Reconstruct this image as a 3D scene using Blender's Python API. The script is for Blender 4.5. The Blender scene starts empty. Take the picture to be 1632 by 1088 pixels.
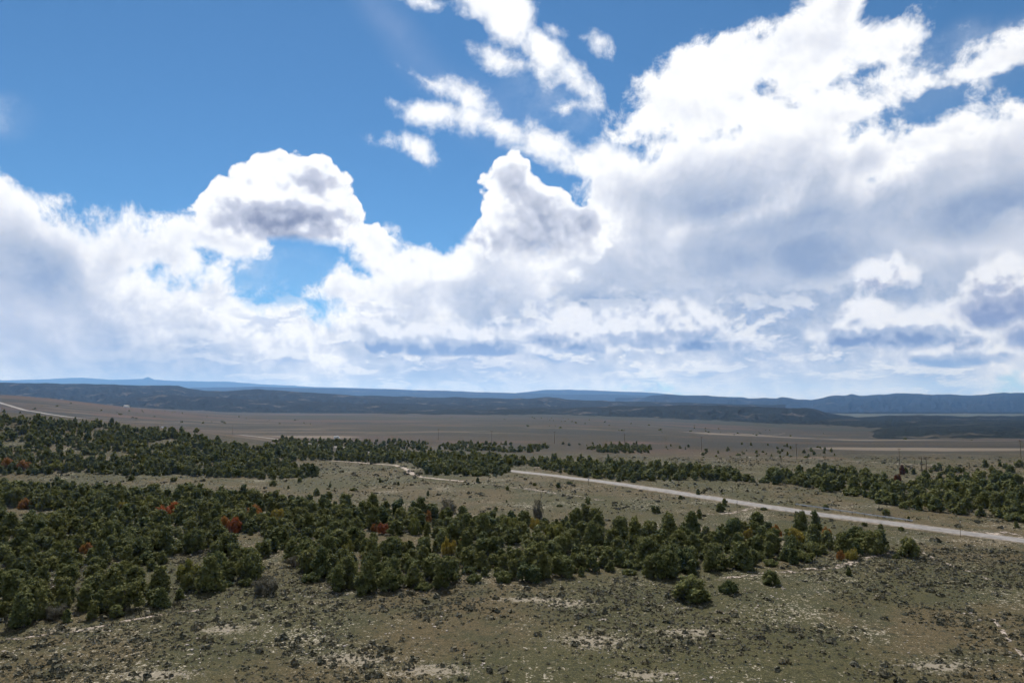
import bpy, bmesh, math, random
import numpy as np
from mathutils import Vector

# ------------------------------------------------------------------ camera, sky, sun, exposure
sc = bpy.context.scene
COL = sc.collection
CAM_H = 30.0                      # a drone hovering 30 m over the sagebrush flat
FPX = 1100.0                      # focal length in pixels of the 1632 px wide photograph
PITCH = math.atan(104.0 / FPX)    # eye level lies 104 px under the picture centre
SUN_AZ, SUN_EL = math.radians(-14.0), math.radians(50.0)   # azimuth from +Y towards +X

cam_data = bpy.data.cameras.new("camera")
cam_data.sensor_width = 36.0
cam_data.lens = 36.0 * FPX / 1632.0
cam_data.clip_start, cam_data.clip_end = 0.5, 400000.0
cam = bpy.data.objects.new("camera", cam_data)
COL.objects.link(cam)
cam.location = (0.0, 0.0, CAM_H)
cam.rotation_euler = (math.radians(90.0) + PITCH, 0.0, 0.0)
sc.camera = cam

sc.view_settings.view_transform = 'Standard'
sc.view_settings.look = 'None'
sc.view_settings.exposure = 0.4
sc.view_settings.gamma = 1.0
sc.view_settings.use_curve_mapping = False
sc.render.engine = 'CYCLES'
cy = sc.cycles
cy.use_denoising = True
cy.use_adaptive_sampling = True
cy.adaptive_threshold = 0.025
cy.adaptive_min_samples = 8
cy.max_bounces = 5
cy.diffuse_bounces = 2
cy.glossy_bounces = 1
cy.transmission_bounces = 2
cy.transparent_max_bounces = 8
cy.volume_bounces = 0
cy.sample_clamp_indirect = 4.0

sun_data = bpy.data.lights.new("sun", 'SUN')
sun_data.energy = SUN_E = 4.9
sun_data.angle = math.radians(0.53)
sun_data.color = (1.0, 0.955, 0.89)
sun = bpy.data.objects.new("sun", sun_data)
COL.objects.link(sun)
sun.location = (0, 0, 200)
sdir = Vector((math.sin(SUN_AZ) * math.cos(SUN_EL), math.cos(SUN_AZ) * math.cos(SUN_EL), math.sin(SUN_EL)))
sun.rotation_euler = (-sdir).to_track_quat('-Z', 'Y').to_euler()


def ray(px, py):
    """World direction through a point of the photograph."""
    x, y = (px - 816.0) / FPX, (544.0 - py) / FPX
    c, s = math.cos(PITCH), math.sin(PITCH)
    return Vector((x, c - y * s, s + y * c))


# ---- small node-graph helper: write shader maths as Python expressions
class S:
    def __init__(self, g, sock):
        self.g, self.s = g, sock
    def __add__(self, o): return self.g.m('ADD', self, o)
    __radd__ = __add__
    def __sub__(self, o): return self.g.m('SUBTRACT', self, o)
    def __rsub__(self, o): return self.g.m('SUBTRACT', o, self)
    def __mul__(self, o): return self.g.m('MULTIPLY', self, o)
    __rmul__ = __mul__
    def __truediv__(self, o): return self.g.m('DIVIDE', self, o)
    def __rtruediv__(self, o): return self.g.m('DIVIDE', o, self)
    def __neg__(self): return self.g.m('MULTIPLY', self, -1.0)


class G:
    def __init__(self, tree):
        self.t = tree
    def new(self, kind, **kw):
        n = self.t.nodes.new(kind)
        for k, v in kw.items():
            setattr(n, k, v)
        return n
    def put(self, sock, v):
        if isinstance(v, S):
            self.t.links.new(v.s, sock)
        elif v is not None:
            if isinstance(v, (tuple, list)) and len(v) == 3 and sock.type == 'RGBA':
                v = (*v, 1.0)
            sock.default_value = v
    def m(self, op, a, b=None, c=None, clamp=False):
        n = self.new('ShaderNodeMath', operation=op, use_clamp=clamp)
        self.put(n.inputs[0], a); self.put(n.inputs[1], b); self.put(n.inputs[2], c)
        return S(self, n.outputs[0])
    def vm(self, op, a, b=None, scale=None):
        n = self.new('ShaderNodeVectorMath', operation=op)
        self.put(n.inputs[0], a); self.put(n.inputs[1], b)
        if scale is not None:
            self.put(n.inputs['Scale'], scale)
        return S(self, n.outputs['Value' if op in ('LENGTH', 'DOT_PRODUCT', 'DISTANCE') else 'Vector'])
    def xyz(self, x=0.0, y=0.0, z=0.0):
        n = self.new('ShaderNodeCombineXYZ')
        self.put(n.inputs[0], x); self.put(n.inputs[1], y); self.put(n.inputs[2], z)
        return S(self, n.outputs[0])
    def sep(self, v):
        n = self.new('ShaderNodeSeparateXYZ')
        self.put(n.inputs[0], v)
        return tuple(S(self, o) for o in n.outputs)
    def noise(self, v, scale, detail=6.0, rough=0.55, dims='2D', dist=0.0, color=False, lac=2.0):
        n = self.new('ShaderNodeTexNoise', noise_dimensions=dims)
        self.put(n.inputs['Vector'], v)
        n.inputs['Scale'].default_value = scale
        n.inputs['Detail'].default_value = detail
        n.inputs['Roughness'].default_value = rough
        n.inputs['Lacunarity'].default_value = lac
        n.inputs['Distortion'].default_value = dist
        return S(self, n.outputs['Color' if color else 'Fac'])
    def voro(self, v, scale, detail=3.0, rough=0.5, dims='2D', feature='F1', rnd=1.0, out='Distance', norm=False):
        n = self.new('ShaderNodeTexVoronoi', voronoi_dimensions=dims, feature=feature)
        n.normalize = norm
        self.put(n.inputs['Vector'], v)
        n.inputs['Scale'].default_value = scale
        n.inputs['Detail'].default_value = detail
        n.inputs['Roughness'].default_value = rough
        n.inputs['Randomness'].default_value = rnd
        if feature == 'SMOOTH_F1':
            n.inputs['Smoothness'].default_value = 0.35
        return S(self, n.outputs[out])
    def step(self, x, lo, hi, a=0.0, b=1.0, kind='SMOOTHSTEP'):
        n = self.new('ShaderNodeMapRange', interpolation_type=kind)
        n.clamp = True
        self.put(n.inputs[0], x); self.put(n.inputs[1], lo); self.put(n.inputs[2], hi)
        self.put(n.inputs[3], a); self.put(n.inputs[4], b)
        return S(self, n.outputs[0])
    def mix(self, f, a, b, kind='MIX'):
        n = self.new('ShaderNodeMix', data_type='RGBA', blend_type=kind)
        self.put(n.inputs['Factor'], f)
        self.put(n.inputs[6], a); self.put(n.inputs[7], b)
        return S(self, n.outputs[2])
    def vmix(self, f, a, b):
        n = self.new('ShaderNodeMix', data_type='VECTOR', clamp_factor=True)
        self.put(n.inputs[0], f)
        self.put(n.inputs[4], a); self.put(n.inputs[5], b)
        return S(self, n.outputs[1])
    def mapping(self, v, loc, rot, scale):
        n = self.new('ShaderNodeMapping', vector_type='TEXTURE')
        self.put(n.inputs[0], v)
        n.inputs['Location'].default_value = loc
        n.inputs['Rotation'].default_value = (0, 0, rot)
        n.inputs['Scale'].default_value = scale
        return S(self, n.outputs[0])


# ---- the sky: physical blue plus a bank of clouds laid out by compass direction
world = bpy.data.worlds.new("World")
sc.world = world
world.use_nodes = True
wt = world.node_tree
wt.nodes.clear()
g = G(wt)
WS = 0.1                                     # the cloud colours below are given for this strength
BLUE = (0.45, 0.78, 0.94)
SKY_STRENGTH = 0.076                         # with the exposure below, the sky reads as in the photograph
wout = g.new('ShaderNodeOutputWorld')


def emit(c):
    n = g.new('ShaderNodeBackground')
    n.inputs['Strength'].default_value = SKY_STRENGTH
    g.put(n.inputs['Color'], c)
    return n.outputs[0]


def over(under, a, c):
    """Lay a cloud layer of colour c and cover a over the sky built so far."""
    n = g.new('ShaderNodeMixShader')
    g.put(n.inputs[0], a)
    wt.links.new(under, n.inputs[1])
    wt.links.new(emit(c), n.inputs[2])
    return n.outputs[0]


sky = g.new('ShaderNodeTexSky', sky_type='NISHITA')
sky.sun_disc = False
sky.sun_elevation = SUN_EL
sky.sun_rotation = SUN_AZ
sky.altitude = 2600.0
sky.air_density = 1.0
sky.dust_density = 0.1
sky.ozone_density = 1.2
col = S(g, sky.outputs[0])

tc = g.new('ShaderNodeTexCoord')
D = S(g, tc.outputs['Generated'])            # unit direction on the sky
dx, dy, dz = g.sep(D)
inv = 2.0 / g.m('MAXIMUM', dy + 1.0, 0.02)
U, V = dx * inv, dz * inv                    # conformal chart of the whole sky, centred on the +Y horizon
P = g.xyz(U, V, 0.0)


def chart(px, py):
    d = ray(px, py).normalized()
    k = 2.0 / (1.0 + d.y)
    return d.x * k, d.z * k


def blob(x, y, a, b, rot=0.0, p=None):
    """Signed depth inside an ellipse on the sky (positive inside), in chart units."""
    u, v = chart(x, y)
    e = 0.5 * (sum((c1 - c0) ** 2 for c0, c1 in zip(chart(x - 1, y), chart(x + 1, y)))) ** 0.5
    q = g.mapping(p or P, (u, v, 0), math.radians(rot), (a * e, b * e, 1.0))
    w = min(a, b) * e
    return g.m('MULTIPLY_ADD', g.vm('LENGTH', q), -w, w)


def union(items, p=None, k=0.02):
    f = None
    for it in items:
        s = blob(*it, p=p)
        f = s if f is None else g.m('SMOOTH_MAX', f, s, k)
    return f


def soft(items, p=None):
    """0..1 field: soft patches that add up (screen)."""
    f = None
    for x, y, a, b, rot, w in items:
        u, v = chart(x, y)
        e = 0.5 * (sum((c1 - c0) ** 2 for c0, c1 in zip(chart(x - 1, y), chart(x + 1, y)))) ** 0.5
        q = g.mapping(p or P, (u, v, 0), math.radians(rot), (a * e, b * e, 1.0))
        s = g.step(g.vm('LENGTH', q), 1.0, 0.15, 0.0, w)
        f = s if f is None else g.m('MAXIMUM', f, s)
    return f


def warp(p, scale, amt, detail=3.0):
    n = g.noise(p, scale, detail, 0.55, color=True)
    return g.vm('ADD', p, g.vm('SCALE', g.vm('SUBTRACT', n, (0.5, 0.5, 0.5)), scale=amt))


def lin(r, gg, b):
    f = lambda c: (c / 255.0 / 12.92) if c <= 10 else ((c / 255.0 + 0.055) / 1.055) ** 2.4
    return tuple(f(c) / WS for c in (r, gg, b))
PW = warp(P, 3.5, 0.06, 3.0)                # gently stirred copy of the chart for soft edges
PW2 = warp(P, 13.0, 0.016, 4.0)             # finely stirred copy for crisp edges
fine = g.noise(PW, 9.0, 9.0, 0.635)
fine_up = g.noise(g.vm('ADD', PW, (0.004, 0.02, 0.0)), 9.0, 5.0, 0.635)
broad = g.noise(PW, 3.0, 3.0, 0.5)
puff = g.voro(PW2, 19.0, 2.0, 0.55, norm=True)          # cauliflower cells
puff_up = g.voro(g.vm('ADD', PW2, (0.003, 0.009, 0.0)), 19.0, 2.0, 0.55, norm=True)
relief = (fine - fine_up)                   # >0 where the cloud thins towards the light
lobes = puff_up - puff                      # >0 on the upper side of a lobe

col = emit(g.vm('MULTIPLY', col, BLUE))

# thin high streak
cir = g.step(union([(640, 60, 230, 40, -48), (800, 180, 90, 30, -40)], PW), -0.012, 0.05) * g.step(fine, 0.25, 0.7, 0.5, 1.0)
col = over(col, cir * 0.26, lin(190, 200, 225))

# thin veils
veil = soft([(1480, 140, 260, 110, 15, 0.75), (440, 440, 150, 60, 0, 0.5), (1120, 225, 90, 40, 0, 0.7), (870, 170, 110, 60, -40, 0.3), (10, 190, 60, 70, -60, 0.4)], PW)
col = over(col, veil * g.step(fine, 0.36, 0.66, 0.12, 0.8), lin(232, 238, 247))

# general cloud away from the charted part of the sky, so that the weather goes on all round
far_side = g.step(g.vm('LENGTH', g.mapping(P, (0.0, 0.3, 0), 0, (0.8, 0.5, 1))), 1.0, 1.35)
gen = (g.noise(PW, 1.6, 4.0, 0.5) - 0.5) * 0.35 * far_side - (1.0 - far_side) * 0.3

# 1. the long soft bank
bank = union([
    (-70, 430, 180, 235, 0), (60, 470, 250, 140, -22), (250, 470, 170, 110, -20), (330, 378, 90, 34, -5),
    (300, 575, 420, 90, 0), (700, 560, 420, 100, 0), (640, 470, 120, 70, 0), (790, 480, 160, 100, 0),
    (530, 462, 100, 20, -16), (600, 400, 36, 44, 20),
    (1330, 470, 470, 210, 0), (1130, 300, 250, 110, 5), (1120, 175, 165, 95, 25), (1290, 120, 175, 80, 15), (1400, 210, 200, 80, 10),
    (1600, 290, 240, 130, 15), (1585, 95, 130, 36, 14), (1335, 10, 50, 40, 70), (1620, 480, 260, 170, 0), (980, 470, 160, 150, 0),
], PW2, 0.02)
arms = union([
    (680, 128, 46, 9, -24), (745, 158, 60, 17, -33), (690, 181, 44, 15, 6), (628, 168, 18, 9, -20), (800, 205, 70, 24, -27), (880, 236, 80, 30, -24), (960, 262, 90, 36, -12),
    (617, 227, 17, 8, 0), (648, 232, 12, 7, -50), (668, 244, 18, 10, -40), (760, 185, 30, 16, -30),
    (815, 18, 56, 40, -38), (790, 0, 40, 26, 0), (870, 78, 50, 26, -46), (912, 118, 46, 18, -46), (940, 148, 24, 12, -46), (838, 104, 42, 8, -10), (860, 112, 18, 9, -50),
    (948, 68, 20, 14, -40), (930, 60, 12, 8, 0), (672, 3, 20, 7, -10), (905, 172, 14, 6, 20), (880, 45, 20, 14, -20), (620, 365, 8, 9, 60), (197, 466, 20, 4, -4),
], PW2, 0.006)
holes = union([
    (435, 432, 108, 33, 2), (530, 420, 62, 24, -6), (508, 486, 40, 14, -8), (1118, 219, 46, 12, 0), (1236, 128, 14, 6, 20), (1388, 112, 50, 9, 15),
    (1478, 172, 66, 19, 18), (1530, 95, 60, 9, 12), (862, 290, 66, 14, -38), (1000, 240, 40, 10, -8),
], PW2, 0.02)
bank = g.m('SMOOTH_MIN', bank, g.m('MULTIPLY_ADD', holes, -1.0, 0.004), 0.012)
bank = g.m('MAXIMUM', bank, gen)
edge = g.m('MAXIMUM', bank + (fine - 0.5) * 0.12 + 0.002, arms + (fine - 0.5) * 0.075 + 0.001)
a1 = g.step(edge, -0.008, 0.014)
thick = g.step(edge, 0.0, 0.06)
bright = soft([(1080, 140, 260, 150, 20, 0.42), (1300, 90, 200, 90, 10, 0.30), (800, 190, 200, 70, -30, 0.6), (850, 60, 140, 110, -40, 0.7), (560, 500, 160, 40, 0, 0.3), (30, 240, 130, 70, -40, 0.3)], PW)
shade1 = soft([
    (10, 430, 260, 150, 0, 0.85), (150, 570, 420, 110, 0, 0.75), (300, 440, 160, 90, 0, 0.4),
    (1270, 330, 400, 130, 5, 0.68), (1010, 330, 180, 80, 0, 0.5), (1130, 420, 330, 120, 0, 0.62), (1590, 340, 240, 75, 8, 1.0), (1310, 410, 150, 80, 0, 0.9),
    (1450, 240, 260, 40, 12, 0.40), (1050, 175, 120, 40, 0, 0.35), (1390, 190, 130, 30, 0, 0.35), (1290, 110, 90, 30, 10, 0.25),
    (950, 520, 300, 110, 0, 0.8), (700, 540, 220, 60, 0, 0.6), (560, 600, 460, 40, 0, 0.85), (1480, 480, 330, 110, 0, 0.8), (1200, 520, 220, 100, 0, 0.7), (1100, 600, 700, 40, 0, 0.6),
], PW)
low = g.step(V, 0.22, 0.05)
s1 = shade1 + (broad - 0.5) * 1.1 + (fine - 0.5) * 0.5 + far_side * 0.35 + 0.46 + g.step(U, 0.0, 0.35, 0.0, 0.14) * g.step(V, 0.42, 0.25) - bright
s1 = thick * s1 - relief * (1.3 + low * 2.2) - lobes * low * 0.9
c1 = g.vmix(g.step(s1, 0.0, 0.5), lin(255, 255, 255), lin(219, 222, 231))
c1 = g.vmix(g.step(s1, 0.35, 1.0), c1, lin(186, 194, 210))
c1 = g.vmix(g.step(s1, 0.85, 1.7), c1, lin(140, 157, 187))
col = over(col, a1, g.vm('SCALE', c1, scale=1.04))


# 2. mid-height heaps: puffs lit from above and behind, grey hearts, flat bottoms
def heap(col, body, core, base=None, soft_base=0.012, amp=0.06, dark=(128, 133, 154), mid=(196, 199, 213), rim=0.02, ampf=0.03):
    f = union(body, PW2, 0.012)
    f = f + (0.36 - puff) * amp + (fine - 0.5) * ampf
    if base is not None:
        fl = (V - chart(816, base)[1]) + (fine - 0.5) * 0.03
        a = g.step(f, -0.001, 0.004) * g.step(fl, -soft_base, soft_base)
    else:
        a = g.step(f, -0.004, 0.010)
    s = soft(core, PW2)
    s = g.step(f, 0.0, rim) * (s * (0.78 + puff * 0.5) + puff * 0.25 - 0.10) - lobes * 1.5 - relief * 1.8
    c = g.vmix(g.step(s, 0.0, 0.55), lin(255, 255, 255), lin(*mid))
    c = g.vmix(g.step(s, 0.4, 1.25), c, lin(*dark))
    return over(col, a, g.vm('SCALE', c, scale=1.04))


col = heap(col, [(430, 325, 95, 66, 0), (455, 285, 70, 44, 0), (370, 330, 50, 50, 0), (505, 305, 55, 50, -30), (530, 350, 70, 48, -25), (580, 378, 40, 24, -20), (345, 350, 34, 28, 0), (470, 378, 110, 26, 0)],
           [(450, 358, 175, 52, -3, 1.0), (505, 290, 55, 34, -25, 0.6), (500, 368, 100, 26, -4, 0.85), (370, 335, 45, 36, 0, 0.6)], base=389, soft_base=0.008)
col = heap(col, [(818, 285, 32, 34, 0), (822, 325, 46, 56, 10), (862, 355, 66, 54, 0), (915, 362, 48, 48, 0), (795, 390, 36, 30, 0), (860, 395, 90, 30, 0)],
           [(825, 305, 50, 80, 10, 0.75), (860, 385, 120, 60, 0, 1.0), (920, 365, 70, 70, 0, 0.85), (850, 345, 90, 70, 0, 0.7)], base=412, soft_base=0.03, dark=(158, 164, 182), mid=(208, 211, 222))
col = heap(col, [(910, 437, 20, 14, 0), (1385, 490, 30, 11, 20), (700, 425, 70, 24, 5), (600, 415, 44, 22, -10), (760, 390, 26, 20, 0), (640, 425, 50, 24, 0)], [(700, 450, 90, 20, 0, 0.3)], amp=0.03)


# 4. rows of small far heaps low over the horizon
PR = warp(g.xyz(U, g.m('SQRT', g.m('MAXIMUM', V, 0.0) + 0.006) * 1.5, 0.0), 10.0, 0.05)
row = g.noise(PR, 13.0, 7.0, 0.63)
row_up = g.noise(g.vm('ADD', PR, (0.0, 0.03, 0.0)), 13.0, 5.0, 0.63)
band = g.step(V, 0.004, 0.02) * g.step(V, 0.20, 0.10) * g.step(U, -0.62, -0.2, 0.15, 1.0)
ar = g.step(row, 0.47, 0.58) * band
sr = g.step(row_up - row, -0.11, 0.10)
cr = g.vmix(sr, lin(255, 255, 254), lin(150, 168, 204))
col = over(col, ar * 0.74, cr)

# rain falling from the far banks: soft grey curtains hung with upright streaks
vs = g.noise(g.xyz(U * 16.0 + V * 5.0, V * 1.6, 0.0), 1.0, 4.0, 0.55)
vir = soft([(60, 520, 300, 120, 0, 0.75), (250, 585, 260, 50, 0, 0.5), (740, 590, 150, 45, 0, 0.7), (900, 600, 120, 30, 0, 0.4), (1230, 575, 150, 60, 0, 0.45)], PW)
col = over(col, vir * g.step(vs, 0.25, 0.72, 0.25, 1.0) * 0.85, lin(184, 193, 216))

# 3. shadowed undersides with level bottoms, standing before the bank
def slab(col, items, base, dark=(108, 128, 168), mid=(174, 184, 207), amp=0.045, al=0.95, sb=0.003, h=0.036):
    f = union(items, PW2, 0.015) + (0.36 - puff) * amp + (fine - 0.5) * 0.075
    fl = V - chart(816, base)[1] + (fine - 0.5) * 0.012
    a = g.step(f, -0.006, 0.014) * g.step(fl, -sb, sb) * al
    s = g.step(fl, h, h * 0.15) * g.step(f, -0.002, 0.02) - relief * 1.9 - lobes * 1.5 + (broad - 0.5) * 0.4
    c = g.vmix(g.step(s, 0.0, 0.45), lin(246, 247, 251), lin(*mid))
    c = g.vmix(g.step(s, 0.4, 0.95), c, lin(*dark))
    return over(col, a, c)


col = slab(col, [(1600, 470, 85, 72, 0), (1420, 440, 50, 34, 0), (1560, 500, 70, 46, 0), (1640, 540, 70, 40, 0)], 592, dark=(136, 147, 182), mid=(176, 182, 204), sb=0.02, h=0.14)
col = slab(col, [(1000, 520, 70, 40, 0), (930, 520, 70, 46, 0), (1060, 525, 80, 30, 0), (860, 540, 60, 28, 0), (1120, 550, 70, 22, 0)], 562)
col = slab(col, [(640, 538, 55, 30, 0), (720, 545, 100, 34, 0), (800, 555, 80, 28, 0), (590, 545, 44, 22, 0)], 566, dark=(128, 146, 184), mid=(192, 200, 217))
col = slab(col, [(1440, 525, 120, 44, 0), (1340, 535, 60, 34, 0), (1530, 540, 70, 28, 0), (1400, 500, 60, 30, 0)], 566, dark=(114, 130, 170), h=0.045)
col = slab(col, [(1560, 575, 70, 18, 0), (1600, 568, 50, 20, 0), (1490, 575, 40, 10, 0)], 588, dark=(124, 146, 188), h=0.03)

# 5. pale air at the foot of the sky
foot = g.step(V, 0.075, -0.005)
col = over(col, foot * 0.5, lin(222, 230, 244))
wt.links.new(col, wout.inputs['Surface'])
world.cycles.sampling_method = 'MANUAL'
world.cycles.sample_map_resolution = 512

# ------------------------------------------------------------------ helpers
rng = np.random.default_rng(11)


def ss(a, b, x):
    t = np.clip((x - a) / (b - a), 0.0, 1.0)
    return t * t * (3.0 - 2.0 * t)


_perm = np.random.default_rng(3).random((256, 256))


def vnoise(x, y):
    """Smooth value noise, 0..1."""
    xi, yi = np.floor(x).astype(int), np.floor(y).astype(int)
    fx, fy = x - xi, y - yi
    fx, fy = fx * fx * (3 - 2 * fx), fy * fy * (3 - 2 * fy)
    p = lambda a, b: _perm[a % 256, b % 256]
    return (p(xi, yi) * (1 - fx) + p(xi + 1, yi) * fx) * (1 - fy) + (p(xi, yi + 1) * (1 - fx) + p(xi + 1, yi + 1) * fx) * fy


def fbm(x, y, o=4):
    s, a, n = 0.0, 1.0, 0.0
    for k in range(o):
        s = s + a * vnoise(x * 2 ** k + 17.3 * k, y * 2 ** k - 9.1 * k)
        n += a
        a *= 0.5
    return s / n


def height(X, Y):
    """Ground level of the land in metres."""
    X, Y = np.asarray(X, float), np.asarray(Y, float)
    t = X / np.maximum(Y, 60.0)
    knoll = 27.0 * ss(-0.16, -0.80, t) * ss(285.0, 470.0, Y) * (1.0 - ss(490.0, 760.0, Y) * 0.92)
    rise = 62.0 * ss(-0.35, -0.80, t) * ss(500.0, 1900.0, Y)
    roll = 1.6 * (fbm(X / 90.0, Y / 90.0, 3) - 0.5) * ss(150.0, 400.0, Y)
    low = 0.35 * (fbm(X / 14.0, Y / 14.0, 3) - 0.5) * (1.0 - ss(350.0, 700.0, Y))
    plain = 9.0 * (fbm(X / 700.0 + 5.0, Y / 700.0, 3) - 0.5) * ss(700.0, 1800.0, Y)
    sink = -40.0 * ss(0.0, 0.55, t) * ss(420.0, 1700.0, Y)
    return knoll + rise + roll + low + plain + sink


def h1(x, y):
    return float(height(x, y))


def project(X, Y, Z):
    """Where a point of the place shows in the photograph."""
    c, s = math.cos(PITCH), math.sin(PITCH)
    dz = Z - CAM_H
    f = Y * c + dz * s
    return 816.0 + FPX * X / f, 544.0 - FPX * (dz * c - Y * s) / f


def land(px, py):
    """The point of the ground seen at a point of the photograph."""
    d = ray(px, py)
    k, prev = 55.0, 50.0
    while k < 9000.0:
        if CAM_H + d.z * k <= h1(d.x * k, d.y * k):
            break
        prev, k = k, k * 1.01 + 0.3
    lo, hi = prev, k
    for _ in range(24):
        m = 0.5 * (lo + hi)
        if CAM_H + d.z * m <= h1(d.x * m, d.y * m): hi = m
        else: lo = m
    return d.x * hi, d.y * hi


def flat_at(px, Y):
    """(X, Y) at depth Y in the column px of the photograph."""
    return (px - 816.0) / FPX * Y * 1.004, Y


def mesh_np(name, verts, faces, mats, mat_index=None, smooth=False, tint=None):
    """Mesh from arrays; faces is an (n, 3) or (n, 4) array or a list of such arrays."""
    me = bpy.data.meshes.new(name)
    fl = faces if isinstance(faces, list) else [faces]
    fl = [np.asarray(f, dtype=np.int32) for f in fl if len(f)]
    verts = np.asarray(verts, dtype=np.float32)
    nf = sum(len(f) for f in fl)
    loops = np.concatenate([f.ravel() for f in fl])
    sizes = np.concatenate([np.full(len(f), f.shape[1], np.int32) for f in fl])
    starts = np.concatenate([[0], np.cumsum(sizes)[:-1]]).astype(np.int32)
    me.vertices.add(len(verts)); me.vertices.foreach_set("co", verts.ravel())
    me.loops.add(len(loops)); me.loops.foreach_set("vertex_index", loops)
    me.polygons.add(nf); me.polygons.foreach_set("loop_start", starts)
    if mat_index is not None:
        me.polygons.foreach_set("material_index", np.asarray(mat_index, np.int32))
    me.polygons.foreach_set("use_smooth", np.full(nf, smooth, dtype=bool))
    for m in (mats if isinstance(mats, (list, tuple)) else [mats]):
        me.materials.append(m)
    if tint is not None:
        at = me.attributes.new("tint", 'FLOAT', 'POINT')
        at.data.foreach_set("value", np.asarray(tint, np.float32))
    me.update(calc_edges=True)
    return me


def link(name, data, parent=None, loc=None, label=None, cat=None, group=None, kind=None):
    o = bpy.data.objects.new(name, data)
    COL.objects.link(o)
    if parent is not None:
        o.parent = parent
    if loc is not None:
        o.location = loc
    for k, v in (("label", label), ("category", cat), ("group", group), ("kind", kind)):
        if v:
            o[k] = v
    return o


def mat(name, rough=0.9, spec=0.2):
    m = bpy.data.materials.new(name)
    m.use_nodes = True
    gg = G(m.node_tree)
    b = m.node_tree.nodes['Principled BSDF']
    b.inputs['Roughness'].default_value = rough
    b.inputs['Specular IOR Level'].default_value = spec
    return m, gg, b


def position(gg):
    return S(gg, gg.new('ShaderNodeNewGeometry').outputs['Position'])


def bump(gg, b, hsock, dist, strength=1.0):
    n = gg.new('ShaderNodeBump')
    n.inputs['Distance'].default_value = dist
    n.inputs['Strength'].default_value = strength
    gg.put(n.inputs['Height'], hsock)
    gg.t.links.new(n.outputs[0], b.inputs['Normal'])


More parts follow.
